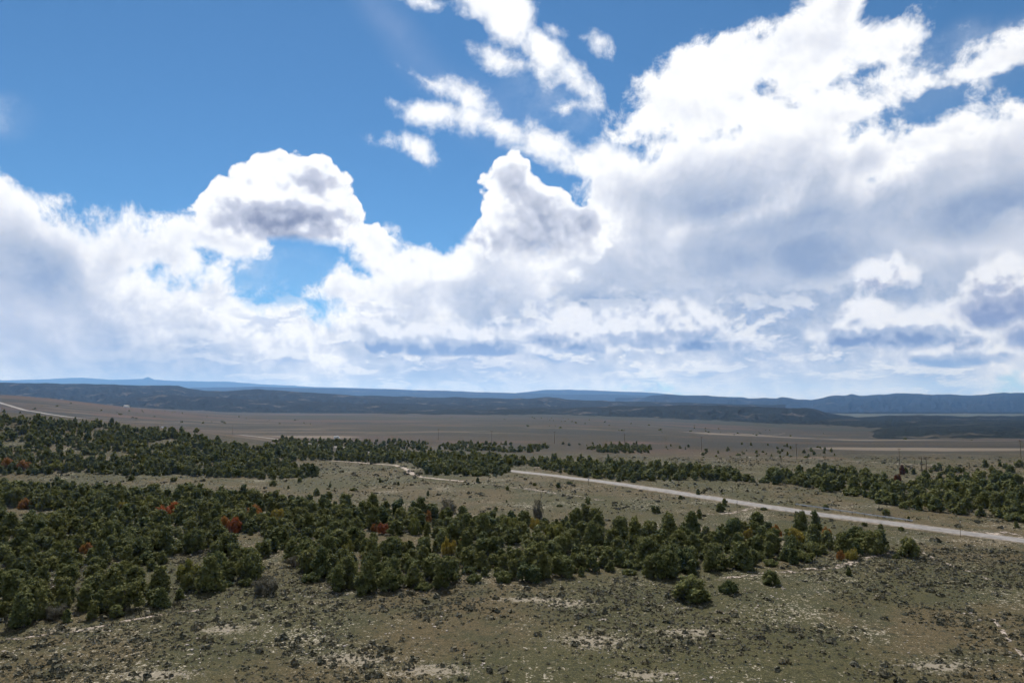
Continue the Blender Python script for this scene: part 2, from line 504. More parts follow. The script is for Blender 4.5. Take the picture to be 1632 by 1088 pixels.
# ------------------------------------------------------------------ ground
def ground_material():
    m, q, b = mat("sagebrush_ground", 0.95, 0.1)
    p = position(q)
    x, y, z = q.sep(p)
    big = q.noise(p, 0.022, 4.0, 0.55)
    midn = q.noise(p, 0.11, 5.0, 0.6)
    fin = q.noise(p, 0.9, 6.0, 0.7)
    spk = q.noise(p, 2.6, 3.0, 0.6)
    near = q.mix(q.step(big, 0.40, 0.60), (0.066, 0.060, 0.028), (0.098, 0.072, 0.040))
    near = q.mix(q.step(midn, 0.45, 0.66, 0.0, 0.75), near, (0.050, 0.050, 0.025))
    near = q.mix(q.step(fin, 0.52, 0.70, 0.0, 0.55), near, (0.120, 0.092, 0.058))
    near = q.mix(q.step(fin, 0.46, 0.34, 0.0, 0.8), near, (0.026, 0.028, 0.018))
    tuft = q.noise(p, 3.4, 4.0, 0.75)
    near = q.mix(q.step(tuft, 0.50, 0.38, 0.0, 0.75), near, (0.022, 0.025, 0.015))
    near = q.mix(q.step(tuft, 0.58, 0.70, 0.0, 0.7), near, (0.17, 0.145, 0.11))
    # bare pale soil: ragged patches in clusters
    clus = q.noise(q.vm('ADD', p, (37.0, 12.0, 0.0)), 0.055, 4.0, 0.6)
    bare = q.step(clus * 0.70 + (fin - 0.5) * 0.9 + (spk - 0.5) * 1.0, 0.56, 0.64)
    near = q.mix(bare * 0.9, near, q.mix(q.step(spk, 0.4, 0.6), (0.25, 0.21, 0.18), (0.40, 0.35, 0.315)))
    for (px, py, w, hh) in ((945, 1020, 52, 13), (360, 1002, 40, 8), (1100, 1008, 45, 9), (905, 962, 40, 6), (560, 1050, 60, 10), (690, 1068, 60, 10), (250, 1075, 60, 8), (1500, 1062, 50, 9), (1030, 1075, 50, 8), (120, 1003, 60, 4), (850, 955, 60, 4)):
        x0, y0 = land(px, py)
        ya, yb = land(px, py - hh)[1], land(px, min(py + hh, 1087))[1]
        d = q.vm('LENGTH', q.mapping(p, (x0, 0.5 * (ya + yb), 0), 0.0, (w / FPX * y0, 0.5 * (ya - yb), 1e6)))
        pb = q.step(d + (fin - 0.5) * 4.2 + (spk - 0.5) * 3.0, 0.95, 0.45, 0.0, 0.8)
        near = q.mix(pb, near, (0.29, 0.245, 0.215))
    # every tone of the flat a little deeper and warmer
    near = q.mix(1.0, near, (0.80, 0.82, 0.72), 'MULTIPLY')
    # valley floor: mauve dry grass, olive flats, pale and red earth in long patches
    pv = q.vm('MULTIPLY', p, (0.35, 1.0, 1.0))
    v1 = q.noise(pv, 0.0026, 6.0, 0.62)
    v2 = q.noise(q.vm('ADD', pv, (900.0, 0.0, 0.0)), 0.0060, 6.0, 0.64)
    v3 = q.noise(q.vm('ADD', pv, (0.0, 4000.0, 0.0)), 0.014, 5.0, 0.62)
    side = q.step(x / q.m('MAXIMUM', y, 1.0), -0.35, 0.05)
    val = q.mix(q.step(v1, 0.42, 0.58), q.mix(side, (0.098, 0.066, 0.056), (0.060, 0.050, 0.038)), q.mix(side, (0.074, 0.056, 0.042), (0.044, 0.043, 0.029)))
    val = q.mix(q.step(v2, 0.50, 0.57, 0.0, 0.8), val, (0.038, 0.038, 0.034))
    val = q.mix(q.step(v3, 0.53, 0.62, 0.0, 0.8) * q.step(v1, 0.44, 0.54), val, (0.16, 0.13, 0.10))
    val = q.mix(q.step(v2, 0.42, 0.36, 0.0, 0.7), val, (0.115, 0.068, 0.052))
    val = q.mix(q.step(fin, 0.40, 0.60, 0.35, 0.0), val, (0.030, 0.032, 0.026))
    # wooded strips towards the hills
    val = q.mix(q.step(v1 + (v3 - 0.5) * 0.5 + q.step(y, 1500.0, 3400.0, -0.10, 0.12), 0.50, 0.56, 0.0, 0.92) * q.step(y, 1300.0, 1900.0), val, (0.034, 0.042, 0.030))
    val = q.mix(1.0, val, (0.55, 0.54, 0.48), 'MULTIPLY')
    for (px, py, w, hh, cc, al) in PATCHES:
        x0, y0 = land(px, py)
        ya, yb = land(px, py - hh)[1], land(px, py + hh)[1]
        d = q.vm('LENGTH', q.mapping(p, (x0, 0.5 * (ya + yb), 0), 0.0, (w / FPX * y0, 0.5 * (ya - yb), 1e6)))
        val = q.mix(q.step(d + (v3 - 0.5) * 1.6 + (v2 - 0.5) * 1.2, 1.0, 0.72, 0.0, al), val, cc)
    edge = y + (midn - 0.5) * 120.0
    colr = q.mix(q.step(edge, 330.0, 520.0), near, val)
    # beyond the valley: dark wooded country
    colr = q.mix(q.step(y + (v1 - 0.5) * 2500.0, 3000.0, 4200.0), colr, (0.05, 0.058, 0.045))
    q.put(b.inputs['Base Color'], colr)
    bump(q, b, fin + spk * 0.5, 0.22, 0.8)
    return m


# fields, bare strips and darker patches that show on the valley floor: place and half size in the photograph, colour
PALE, DARK_PATCH, REDE = (0.13, 0.105, 0.080), (0.016, 0.018, 0.016), (0.085, 0.046, 0.033)
PATCHES = [
    (1480, 716, 190, 3.0, PALE, 0.85), (1500, 702, 150, 2.2, PALE, 0.7), (1150, 691.5, 75, 1.4, PALE, 0.9), (1440, 696, 60, 1.2, PALE, 0.7), (480, 696, 70, 2.0, PALE, 0.8),
    (1430, 725, 200, 5.0, DARK_PATCH, 0.75), (930, 689, 130, 5.0, DARK_PATCH, 0.75), (760, 681, 120, 2.5, DARK_PATCH, 0.6), (560, 674, 40, 1.6, DARK_PATCH, 0.8), (700, 691, 90, 2.0, DARK_PATCH, 0.5),
    (1180, 709, 110, 6.0, DARK_PATCH, 0.6), (300, 676, 90, 1.2, DARK_PATCH, 0.6), (380, 682, 100, 1.2, DARK_PATCH, 0.6), (130, 652, 60, 1.0, DARK_PATCH, 0.7), (640, 706, 60, 4.0, DARK_PATCH, 0.6), (1050, 700, 80, 2.0, DARK_PATCH, 0.5),
    (1290, 729, 70, 2.0, REDE, 0.8), (1000, 705, 50, 2.0, REDE, 0.5), (200, 664, 80, 2.5, REDE, 0.45), (1520, 697, 60, 1.0, REDE, 0.4), (590, 742, 48, 4.0, REDE, 0.9),
]


def build_ground():
    # fine within the view, coarse elsewhere, out to the horizon
    ang = np.concatenate([np.radians(np.linspace(-180, -50, 40)[:-1]), np.radians(np.linspace(-50, 50, 401)), np.radians(np.linspace(50, 180, 40)[1:])])
    rad = np.concatenate([[0.0], np.geomspace(8.0, 40000.0, 420)])
    A, R = np.meshgrid(ang, rad)
    X, Y = R * np.sin(A), R * np.cos(A)
    Z = height(X, Y)
    V = np.stack([X, Y, Z], -1).reshape(-1, 3)
    n = len(ang)
    i, j = np.meshgrid(np.arange(len(rad) - 1), np.arange(n - 1), indexing='ij')
    a = (i * n + j).ravel()
    F = np.stack([a, a + n, a + n + 1, a + 1], -1)[:, ::-1]
    link("ground", mesh_np("ground", V, F, ground_material(), smooth=True), kind="structure")


build_ground()


# ------------------------------------------------------------------ hills and far ranges
def hill_material(name, forest, open_, scale, patch=0.58):
    m, q, b = mat(name, 0.95, 0.05)
    p = position(q)
    n1 = q.noise(p, scale, 6.0, 0.62)
    n2 = q.noise(p, scale * 7.0, 6.0, 0.72)
    c = q.mix(q.step(n1 + (n2 - 0.5) * 0.4, patch, patch + 0.12, 0.0, 0.8), forest, open_)
    c = q.mix(q.step(n2, 0.44, 0.56, 0.0, 0.7), c, tuple(v * 0.4 for v in forest))
    q.put(b.inputs['Base Color'], c)
    bump(q, b, n2 + n1 * 0.5, 0.14 / scale, 1.0)
    return m


def hill(prof, dist, foot, back, material, rough_px=1.0, gully=0.25, seed=0, lift=0.0, fade=60.0):
    """One ridge: crest heights follow the skyline, with a foot in front, a back slope and gullies down its face."""
    xs = np.array([p[0] for p in prof], float)
    ys = np.array([p[1] for p in prof], float)
    px = np.linspace(xs[0], xs[-1], 1000)
    t = (px - 816.0) / FPX
    crest_y = np.interp(px, xs, ys) + (fbm(px / 26.0 + seed * 7.0, px * 0 + seed, 4) - 0.5) * 3.2 * rough_px
    ends = ss(0, fade, px - xs[0]) * ss(0, fade, xs[-1] - px) if lift == 0.0 else 1.0
    d_c = dist * (1.0 + 0.10 * (fbm(px / 160.0 + seed, px * 0 + 3.0, 3) - 0.5))
    zc = CAM_H + (648.0 - crest_y) / FPX * d_c
    rows = []
    S_ = np.concatenate([np.linspace(0, 1, 40), 1.0 + np.linspace(0, 1, 7)[1:]])
    for s in S_:
        if s <= 1.0:
            d = foot + (d_c - foot) * s
            base = np.minimum(height(t * foot, np.full_like(t, foot)) - 6.0, zc - 4.0)
            k = s ** 1.15
            gl = (fbm(px / 16.0 + seed * 3.0 + 1.5 * fbm(px / 60.0, px * 0 + s * 3.0, 2), px * 0 + s * 3.0, 5) - 0.5) * gully * 1.3 * np.sin(np.pi * min(s * 1.02, 1.0)) ** 0.8
            z = base + (zc - base) * np.clip(k + gl, 0.0, 1.0) * ends
        else:
            d = d_c + (back - dist) * (s - 1.0)
            z = zc * (1.0 - (s - 1.0) ** 1.3)
            z = np.minimum(z, zc - (s - 1.0) * 0.2 * np.abs(zc) - 1.0)
        rows.append(np.stack([t * d, d, z], -1))
    V = np.concatenate(rows)
    n = len(px)
    i, j = np.meshgrid(np.arange(len(S_) - 1), np.arange(n - 1), indexing='ij')
    a = (i * n + j).ravel()
    F = np.stack([a, a + 1, a + n + 1, a + n], -1)
    return link("hills", mesh_np("hills", V, F, material, smooth=True), kind="structure")


M_near_hill = hill_material("wooded_hill", (0.018, 0.025, 0.020), (0.15, 0.13, 0.10), 0.006, 0.57)
M_far_hill = hill_material("wooded_range", (0.020, 0.028, 0.028), (0.10, 0.095, 0.08), 0.0018, 0.58)

hill([(-700, 606), (-300, 602), (0, 606), (80, 604), (130, 602), (180, 605), (228, 604), (236, 601), (246, 605), (280, 607), (360, 608), (430, 613), (520, 617), (700, 623)], 26000, 21000, 30000, M_far_hill, 0.5, 0.10, 1, 1.0)
hill([(250, 624), (300, 618), (400, 616), (500, 618), (620, 620), (720, 623), (800, 626), (900, 628), (960, 629), (1044, 630), (1200, 634)], 14500, 10500, 18000, M_far_hill, 0.5, 0.15, 2)
hill([(700, 634), (780, 629), (830, 626), (870, 621), (910, 621), (960, 623), (1040, 626), (1088, 630), (1160, 632), (1240, 634)], 18000, 15000, 21000, M_far_hill, 0.5, 0.12, 3)
hill([(980, 632), (1088, 629), (1160, 633), (1236, 635), (1245, 633), (1290, 637), (1330, 630), (1345, 630), (1355, 627), (1368, 630), (1430, 627), (1470, 628), (1500, 629), (1560, 629), (1600, 626), (1632, 625), (1750, 628), (2100, 622), (2500, 625)], 9500, 6800, 12500, M_far_hill, 1.2, 0.40, 4)
hill([(-1000, 600), (-500, 604), (-200, 606), (0, 609), (140, 612), (230, 614), (285, 614), (300, 618), (325, 622), (360, 623), (410, 620), (470, 624), (544, 629), (650, 632), (760, 634), (840, 635), (875, 632), (905, 636), (980, 639), (1100, 642), (1250, 645)], 5200, 3900, 6800, M_near_hill, 0.8, 0.42, 5, 1.0)
hill([(120, 640), (190, 634), (260, 629), (330, 632), (420, 637), (520, 641), (640, 643), (760, 645), (850, 647), (930, 651), (1010, 655)], 3900, 3200, 4500, M_near_hill, 1.2, 0.45, 6)
hill([(520, 661), (580, 657), (640, 653), (760, 652), (900, 650), (1040, 646), (1090, 645), (1150, 645), (1215, 648), (1250, 650), (1285, 649), (1300, 652), (1315, 658), (1345, 664), (1400, 672)], 3100, 2400, 3700, M_near_hill, 1.1, 0.45, 7, fade=130.0)
hill([(1150, 670), (1230, 667), (1300, 670), (1340, 666), (1400, 664), (1480, 663), (1560, 665), (1632, 664), (1800, 660), (2200, 655), (2600, 660)], 2800, 2150, 3400, M_near_hill, 1.0, 0.35, 8)
hill([(1180, 705), (1290, 697), (1350, 690), (1410, 684), (1470, 679), (1530, 677), (1600, 674), (1680, 672), (1900, 668), (2300, 670)], 1900, 1350, 2400, M_near_hill, 1.1, 0.35, 9, fade=330.0)


# ------------------------------------------------------------------ road, turnout and dirt tracks
def ribbon(name, pts, widths, material, z=0.12, wob=0.0, seed=0, step=3.0, kind="structure"):
    """A strip of even or ragged width laid on the land along a line of (X, Y) points."""
    P_ = np.array(pts, float)
    seg = np.r_[0, np.cumsum(np.linalg.norm(np.diff(P_, axis=0), axis=1))]
    u = np.arange(0, seg[-1], step)
    X, Y = np.interp(u, seg, P_[:, 0]), np.interp(u, seg, P_[:, 1])
    for _ in range(6):
        X[1:-1] = (X[:-2] + 2 * X[1:-1] + X[2:]) / 4
        Y[1:-1] = (Y[:-2] + 2 * Y[1:-1] + Y[2:]) / 4
    W = np.interp(u, seg, widths) if np.ndim(widths) else np.full(len(u), widths)
    T = np.stack([np.gradient(X), np.gradient(Y)], -1)
    T /= np.linalg.norm(T, axis=1, keepdims=True)
    N = np.stack([-T[:, 1], T[:, 0]], -1)
    cols = []
    for k, s in enumerate((-0.5, -0.2, 0.2, 0.5)):
        w = W * s
        if wob and abs(s) > 0.4:
            w = w * (1.0 + wob * (fbm(u / 2.5 + seed * 5.0 + k * 31.0, u * 0 + seed, 3) - 0.5) * 2.0)
        x, y = X + N[:, 0] * w, Y + N[:, 1] * w
        cols.append(np.stack([x, y, height(x, y) + z * (1.0 if abs(s) < 0.4 else 0.55)], -1))
    V = np.stack(cols, 1).reshape(-1, 3)
    n = len(u)
    i, j = np.meshgrid(np.arange(n - 1), np.arange(3), indexing='ij')
    a = (i * 4 + j).ravel()
    F = np.stack([a, a + 4, a + 5, a + 1], -1)
    return link(name, mesh_np(name, V, F, material, smooth=True), kind=kind)


m_road, q, b_ = mat("worn_pale_asphalt", 0.85, 0.3)
pp = position(q)
q.put(b_.inputs['Base Color'], q.mix(q.step(q.noise(pp, 0.5, 5.0, 0.65), 0.35, 0.65), (0.125, 0.117, 0.11), (0.195, 0.182, 0.17)))
m_shoulder, q, b_ = mat("gravel_shoulder", 0.95, 0.1)
pp = position(q)
q.put(b_.inputs['Base Color'], q.mix(q.step(q.noise(pp, 0.7, 6.0, 0.7), 0.4, 0.62), (0.09, 0.075, 0.05), (0.20, 0.165, 0.13)))
m_track, q, b_ = mat("pale_dirt", 0.95, 0.1)
pp = position(q)
q.put(b_.inputs['Base Color'], q.mix(q.step(q.noise(pp, 1.1, 6.0, 0.7), 0.36, 0.62), (0.17, 0.135, 0.105), (0.36, 0.31, 0.265)))
m_worn, q, b_ = mat("worn_dirt_trace", 0.95, 0.1)          # grass grows through it in places
pp = position(q)
nz = q.noise(pp, 1.1, 6.0, 0.7)
q.put(b_.inputs['Base Color'], q.mix(q.step(nz, 0.36, 0.62), (0.17, 0.135, 0.105), (0.36, 0.31, 0.265)))
tp = q.new('ShaderNodeBsdfTransparent')
mx_ = q.new('ShaderNodeMixShader')
q.put(mx_.inputs[0], q.step(q.noise(q.vm('ADD', pp, (50.0, 8.0, 0.0)), 0.35, 7.0, 0.76), 0.47, 0.58))
q.t.links.new(tp.outputs[0], mx_.inputs[1]); q.t.links.new(b_.outputs[0], mx_.inputs[2])
q.t.links.new(mx_.outputs[0], q.t.nodes['Material Output'].inputs['Surface'])

ROAD_PX = [(1790, 890), (1632, 861), (1560, 852), (1450, 838), (1300, 819), (1150, 796), (1000, 773), (900, 760), (830, 752)]
ROAD = [land(*p) for p in ROAD_PX] + [flat_at(760, 350), flat_at(650, 420), flat_at(540, 500), flat_at(450, 560), flat_at(410, 600), flat_at(365, 680), flat_at(300, 780),
        flat_at(265, 840), flat_at(190, 930), flat_at(100, 1030), flat_at(45, 1120), flat_at(12, 1270), flat_at(-12, 1450), flat_at(-60, 1700), flat_at(-160, 2100)]
ribbon("road_shoulder", ROAD, 8.6, m_shoulder, z=0.10, wob=0.22, seed=2)
ribbon("road", ROAD, 5.8, m_road, z=0.17)
ribbon("turnout", [land(*p) for p in [(1545, 849), (1575, 848), (1600, 850), (1632, 857)]], [1.5, 6.0, 7.0, 1.5], m_worn, z=0.13, wob=0.1, seed=4, step=1.0)
for k, (w, pts) in enumerate([
    (2.6, [(520, 733), (575, 737), (630, 741), (646, 746), (655, 754), (672, 760), (700, 763), (740, 767)]),
    (2.2, [(752, 769), (775, 771), (800, 774)]), (2.4, [(815, 776), (850, 780), (880, 785), (925, 791), (960, 797)]),
    (1.9, [(1110, 818), (1150, 819), (1172, 817), (1190, 812), (1205, 806)]),
    (1.5, [(1418, 879), (1385, 888), (1345, 900), (1290, 908), (1225, 914), (1170, 918), (1140, 924)]),
    (0.7, [(1470, 880), (1495, 893), (1530, 905), (1575, 922), (1610, 940)]),
    (0.45, [(1583, 986), (1600, 1008), (1618, 1030), (1640, 1056)]),
    (0.7, [(-20, 1022), (60, 1014), (140, 1002), (220, 985), (300, 974), (360, 966)]),
    (2.0, [(805, 746), (850, 744), (900, 747), (935, 752)]),
    (3.2, [(1100, 692), (1180, 693), (1250, 690)]), (3.0, [(1180, 728), (1300, 730), (1380, 736), (1500, 742)]),
    (2.6, [(440, 694), (490, 696), (540, 699), (600, 700)]),
]):
    ribbon("dirt_track", [land(*p) for p in pts], w * (1.2 if k > 3 else 1.0), m_track if k == 0 else m_worn, z=0.06, wob=0.7, seed=10 + k, step=0.6 if k < 9 else 3.0)

# ------------------------------------------------------------------ plants: leaf-clump crowns
def icosphere(sub):
    bm = bmesh.new()
    bmesh.ops.create_icosphere(bm, subdivisions=sub, radius=1.0)
    v = np.array([x.co[:] for x in bm.verts])
    f = np.array([[w.index for w in x.verts] for x in bm.faces])
    bm.free()
    return v, f


ICO1, ICO2 = icosphere(1), icosphere(2)


def crown(r, style, n_leaf, leaf, core=ICO1, core_n=9):
    """Vertices, quads and triangles of a crown about 5 m tall standing on z = 0."""
    lobes = []
    if style == 'dome':
        R, H, n = 2.35, 4.5, 17
        for k in range(n):
            z = 0.14 + 0.76 * ((k + r.random()) / n)
            rad = R * (1 - z ** 2.4) ** 0.55 * r.uniform(0.35, 0.72)
            a = 2.4 * k + r.uniform(-0.6, 0.6)
            lobes.append((rad * math.cos(a), rad * math.sin(a), z * H, r.uniform(0.8, 1.25) * (1.05 - 0.35 * z)))
    elif style == 'cone':
        R, H, n = 2.15, 5.2, 19
        for k in range(n):
            z = 0.10 + 0.82 * ((k + r.random()) / n)
            rad = R * (1 - z ** 1.3) ** 0.9 * r.uniform(0.35, 0.8)
            a = 2.4 * k + r.uniform(-0.6, 0.6)
            lobes.append((rad * math.cos(a), rad * math.sin(a), z * H, (0.55 + 0.62 * (1 - z)) * r.uniform(0.85, 1.15)))
    elif style == 'column':
        R, H, n = 1.65, 5.0, 15
        for k in range(n):
            z = 0.10 + 0.80 * ((k + r.random()) / n)
            rad = R * (1 - z ** 3) ** 0.6 * r.uniform(0.2, 0.6)
            a = 2.4 * k + r.uniform(-0.6, 0.6)
            lobes.append((rad * math.cos(a), rad * math.sin(a), z * H, r.uniform(0.62, 0.95) * (1.1 - 0.4 * z)))
    elif style == 'twin':
        for cx, hh, rr in ((-0.95, 4.6, 1.35), (0.95, 3.9, 1.5)):
            for k in range(10):
                z = 0.12 + 0.78 * ((k + r.random()) / 10)
                rad = rr * (1 - z ** 2) ** 0.6 * r.uniform(0.25, 0.7)
                a = 2.4 * k + r.uniform(-0.6, 0.6)
                lobes.append((cx + rad * math.cos(a), rad * math.sin(a), z * hh, r.uniform(0.6, 0.95)))
    else:   # 'bush': low spreading clump
        for k in range(14):
            a, d = 2.4 * k + r.uniform(-.5, .5), 2.0 * math.sqrt((k + 0.5) / 14)
            lobes.append((d * math.cos(a), d * math.sin(a), r.uniform(0.5, 1.9) * (1.15 - 0.25 * d), r.uniform(0.55, 0.85)))
    L = np.array(lobes)
    # leaf clumps on the skins of the lobes
    w = L[:, 3] ** 2
    pick = r.choice(len(L), n_leaf, p=w / w.sum())
    d = r.normal(size=(n_leaf, 3))
    d /= np.linalg.norm(d, axis=1, keepdims=True)
    rad = L[pick, 3] * (r.random(n_leaf) ** 0.3) * (0.85 + 0.5 * r.random(n_leaf) ** 2)
    c = L[pick, :3] + d * rad[:, None] * np.array([1.0, 1.0, 0.95])
    c[:, 2] = np.maximum(c[:, 2], 0.12)
    nrm = d + r.normal(scale=0.55, size=d.shape) + np.array([0, 0, 0.35])
    nrm /= np.linalg.norm(nrm, axis=1, keepdims=True)
    up = r.normal(scale=0.6, size=d.shape) + np.array([0, 0, 1.0])
    tx = np.cross(up, nrm); tx /= np.linalg.norm(tx, axis=1, keepdims=True) + 1e-9
    ty = np.cross(nrm, tx)
    s = leaf * r.uniform(0.55, 1.5, n_leaf)
    a, e = s[:, None] * tx * 0.5, s[:, None] * ty * 0.8
    bend = nrm * s[:, None] * 0.22
    q = np.stack([c - e * 0.9, c + a - bend, c + e, c - a - bend], 1)     # lozenge sprays, folded
    V = [q.reshape(-1, 3)]
    Q = np.arange(n_leaf * 4).reshape(-1, 4)
    # inner mass that closes the crown
    T, off = [], n_leaf * 4
    cv, cf = core
    order = np.argsort(-L[:, 3])[:core_n]
    for k in order:
        disp = 1.0 + 0.22 * r.normal(size=len(cv))
        v = cv * disp[:, None] * L[k, 3] * 0.66 + L[k, :3]
        v[:, 2] = np.maximum(v[:, 2], 0.05)
        V.append(v); T.append(cf + off); off += len(cv)
    return np.concatenate(V), Q, (np.concatenate(T) if T else np.zeros((0, 3), int))


def tube(path, radii, sides=6):
    P_ = np.array(path, float)
    V, F = [], []
    for k, (p, rr) in enumerate(zip(P_, radii)):
        t = P_[min(k + 1, len(P_) - 1)] - P_[max(k - 1, 0)]
        t /= np.linalg.norm(t)
        a = np.cross(t, [0.31, 0.95, 0.05]); a /= np.linalg.norm(a)
        b = np.cross(t, a)
        for s in range(sides):
            th = 2 * math.pi * s / sides
            V.append(p + rr * (math.cos(th) * a + math.sin(th) * b))
    for k in range(len(P_) - 1):
        for s in range(sides):
            F.append((k * sides + s, k * sides + (s + 1) % sides, (k + 1) * sides + (s + 1) % sides, (k + 1) * sides + s))
    return V, F


def trunk_mesh(r, h, rad, m, limbs=5, spread=1.5):
    V, F = [], []
    def add(path, radii, sides):
        v, f = tube(path, radii, sides)
        o = len(V)
        V.extend(v); F.extend([tuple(i + o for i in q) for q in f])
    lean = r.uniform(-0.2, 0.2, 2)
    add([(0, 0, -0.25), (0.05, 0, 0.3), (lean[0] * 0.5, lean[1] * 0.5, h * 0.45), (lean[0], lean[1], h * 0.9)], [rad * 1.35, rad, rad * 0.65, rad * 0.15], 7)
    for k in range(limbs):
        a, z = 2.4 * k + r.uniform(-.5, .5), h * r.uniform(0.12, 0.5)
        l = spread * r.uniform(0.6, 1.0)
        add([(0, 0, z), (math.cos(a) * l * 0.5, math.sin(a) * l * 0.5, z + 0.25 * l), (math.cos(a) * l, math.sin(a) * l, z + 0.8 * l)], [rad * 0.5, rad * 0.32, rad * 0.1], 5)
    return mesh_np("trunk", np.array(V), np.array(F), m, smooth=True)


def leaf_material(name, dark, light, tip, by_tree=True, trans=0.26):
    """Foliage: colour differs from tree to tree and from spray to spray."""
    m, q, b = mat(name, 0.8, 0.1)
    if by_tree:
        rnd = S(q, q.new('ShaderNodeObjectInfo').outputs['Random'])
    else:
        rnd = S(q, q.new('ShaderNodeAttribute', attribute_name="tint").outputs['Fac'])
    p = position(q)
    n = q.noise(p, 0.8, 3.0, 0.6, dims='3D')
    f = q.noise(p, 5.0, 2.0, 0.6, dims='3D')
    c = q.mix(rnd, dark, light)
    c = q.mix(q.m('FRACT', rnd * 7.31) * 0.45, c, tuple(v * k for v, k in zip(light, (1.15, 0.97, 0.75))))
    c = q.mix(q.step(n + (f - 0.5) * 0.8, 0.45, 0.75, 0.0, 0.75), c, tip)
    q.put(b.inputs['Base Color'], c)
    tr = q.new('ShaderNodeBsdfTranslucent')
    q.put(tr.inputs['Color'], c)
    mx = q.new('ShaderNodeMixShader')
    mx.inputs[0].default_value = trans
    q.t.links.new(b.outputs[0], mx.inputs[1]); q.t.links.new(tr.outputs[0], mx.inputs[2])
    q.t.links.new(mx.outputs[0], q.t.nodes['Material Output'].inputs['Surface'])
    return m


GREENS = ((0.042, 0.060, 0.024), (0.108, 0.116, 0.038), (0.170, 0.178, 0.060))
M_juniper = leaf_material("juniper_foliage", *GREENS)
M_wood = leaf_material("woodland_foliage", *GREENS, by_tree=False)
M_red = leaf_material("red_oak_leaves", (0.26, 0.075, 0.030), (0.30, 0.100, 0.040), (0.24, 0.13, 0.05))
M_orange = leaf_material("orange_oak_leaves", (0.24, 0.105, 0.032), (0.29, 0.14, 0.045), (0.22, 0.17, 0.055))
M_yellow = leaf_material("yellow_oak_leaves", (0.22, 0.175, 0.032), (0.28, 0.22, 0.045), (0.20, 0.20, 0.055))
M_lime = leaf_material("pale_green_leaves", (0.11, 0.12, 0.03), (0.15, 0.155, 0.04), (0.22, 0.215, 0.06))
M_rust = leaf_material("rust_dead_needles", (0.075, 0.030, 0.018), (0.10, 0.045, 0.028), (0.14, 0.07, 0.04))
M_grey = leaf_material("bare_grey_twigs", (0.085, 0.082, 0.058), (0.115, 0.108, 0.078), (0.16, 0.148, 0.11))
M_sage = leaf_material("sagebrush_leaves", (0.060, 0.060, 0.040), (0.125, 0.116, 0.080), (0.160, 0.145, 0.105), by_tree=False, trans=0.1)
M_bark, q, b_ = mat("shaggy_bark", 0.95, 0.1)
q.put(b_.inputs['Base Color'], q.mix(q.step(q.noise(q.vm('MULTIPLY', position(q), (1, 1, 0.2)), 9.0, 4.0, 0.6), 0.4, 0.6), (0.05, 0.038, 0.03), (0.14, 0.115, 0.095)))

STYLES = ['dome', 'cone', 'column', 'dome', 'twin', 'cone', 'dome', 'column', 'bush', 'cone']
WORDS = {'dome': 'broad domed', 'cone': 'pointed', 'column': 'narrow upright', 'twin': 'twin-topped', 'bush': 'low spreading'}
CROWNS, TRUNKS = [], []
for k, st in enumerate(STYLES):
    r_ = np.random.default_rng(100 + k)
    v, qd, tr = crown(r_, st, 1700, 0.30, ICO2, 12)
    CROWNS.append(mesh_np("crown", v, [qd, tr], M_juniper))
    TRUNKS.append(trunk_mesh(r_, 3.4 if st != 'bush' else 1.2, 0.22, M_bark))


def inside(poly, x, y):
    c, n = False, len(poly)
    for i in range(n):
        x1, y1 = poly[i]; x2, y2 = poly[(i + 1) % n]
        if (y1 > y) != (y2 > y) and x < (x2 - x1) * (y - y1) / (y2 - y1) + x1:
            c = not c
    return c


class Grid:
    """Keeps plants a minimum distance apart."""
    def __init__(self, cell):
        self.c, self.d = cell, {}
    def free(self, x, y, r):
        i, j, n = int(x // self.c), int(y // self.c), int(r // self.c) + 1
        for a in range(i - n, i + n + 1):
            for b in range(j - n, j + n + 1):
                for (u, v) in self.d.get((a, b), ()):
                    if (u - x) ** 2 + (v - y) ** 2 < r * r:
                        return False
        return True
    def add(self, x, y):
        self.d.setdefault((int(x // self.c), int(y // self.c)), []).append((x, y))


TREES = []            # (X, Y, style index, size, spin, zone)
spots = Grid(3.0)


def stand(zone, poly, gap, tries, seed, keep=0.0, size=(0.75, 1.2)):
    """Fill an outline with trees at least `gap` metres apart, thinner where the ground noise is low."""
    r = np.random.default_rng(seed)
    W = np.array([land(x, min(y, 1085)) for x, y in poly])
    lo, hi = W.min(0) - 4, W.max(0) + 4
    X, Y = r.uniform(lo[0], hi[0], tries), r.uniform(lo[1], hi[1], tries)
    Z = height(X, Y)
    PX, PY = project(X, Y, Z)
    dens = fbm(X / 22.0 + seed, Y / 22.0, 3)
    # ragged outline: trees spill over it and fall short of it
    PX = PX + (fbm(X / 9.0, Y / 9.0 + seed, 2) - 0.5) * 34.0 * 150.0 / np.maximum(Y, 120.0)
    PY = PY + (fbm(X / 9.0 + 50.0, Y / 9.0 + seed, 2) - 0.5) * 17.0 * (150.0 / np.maximum(Y, 120.0)) ** 1.6
    for x, y, px, py, d in zip(X, Y, PX, PY, dens):
        if d < keep or not inside(poly, px, py):
            continue
        s = r.uniform(*size) * (0.55 if r.random() < 0.22 else 1.0)
        if spots.free(x, y, gap * (0.55 + 0.45 * s)):
            spots.add(x, y)
            TREES.append((x, y, int(r.integers(len(STYLES))), s, r.uniform(0, 6.28), zone))


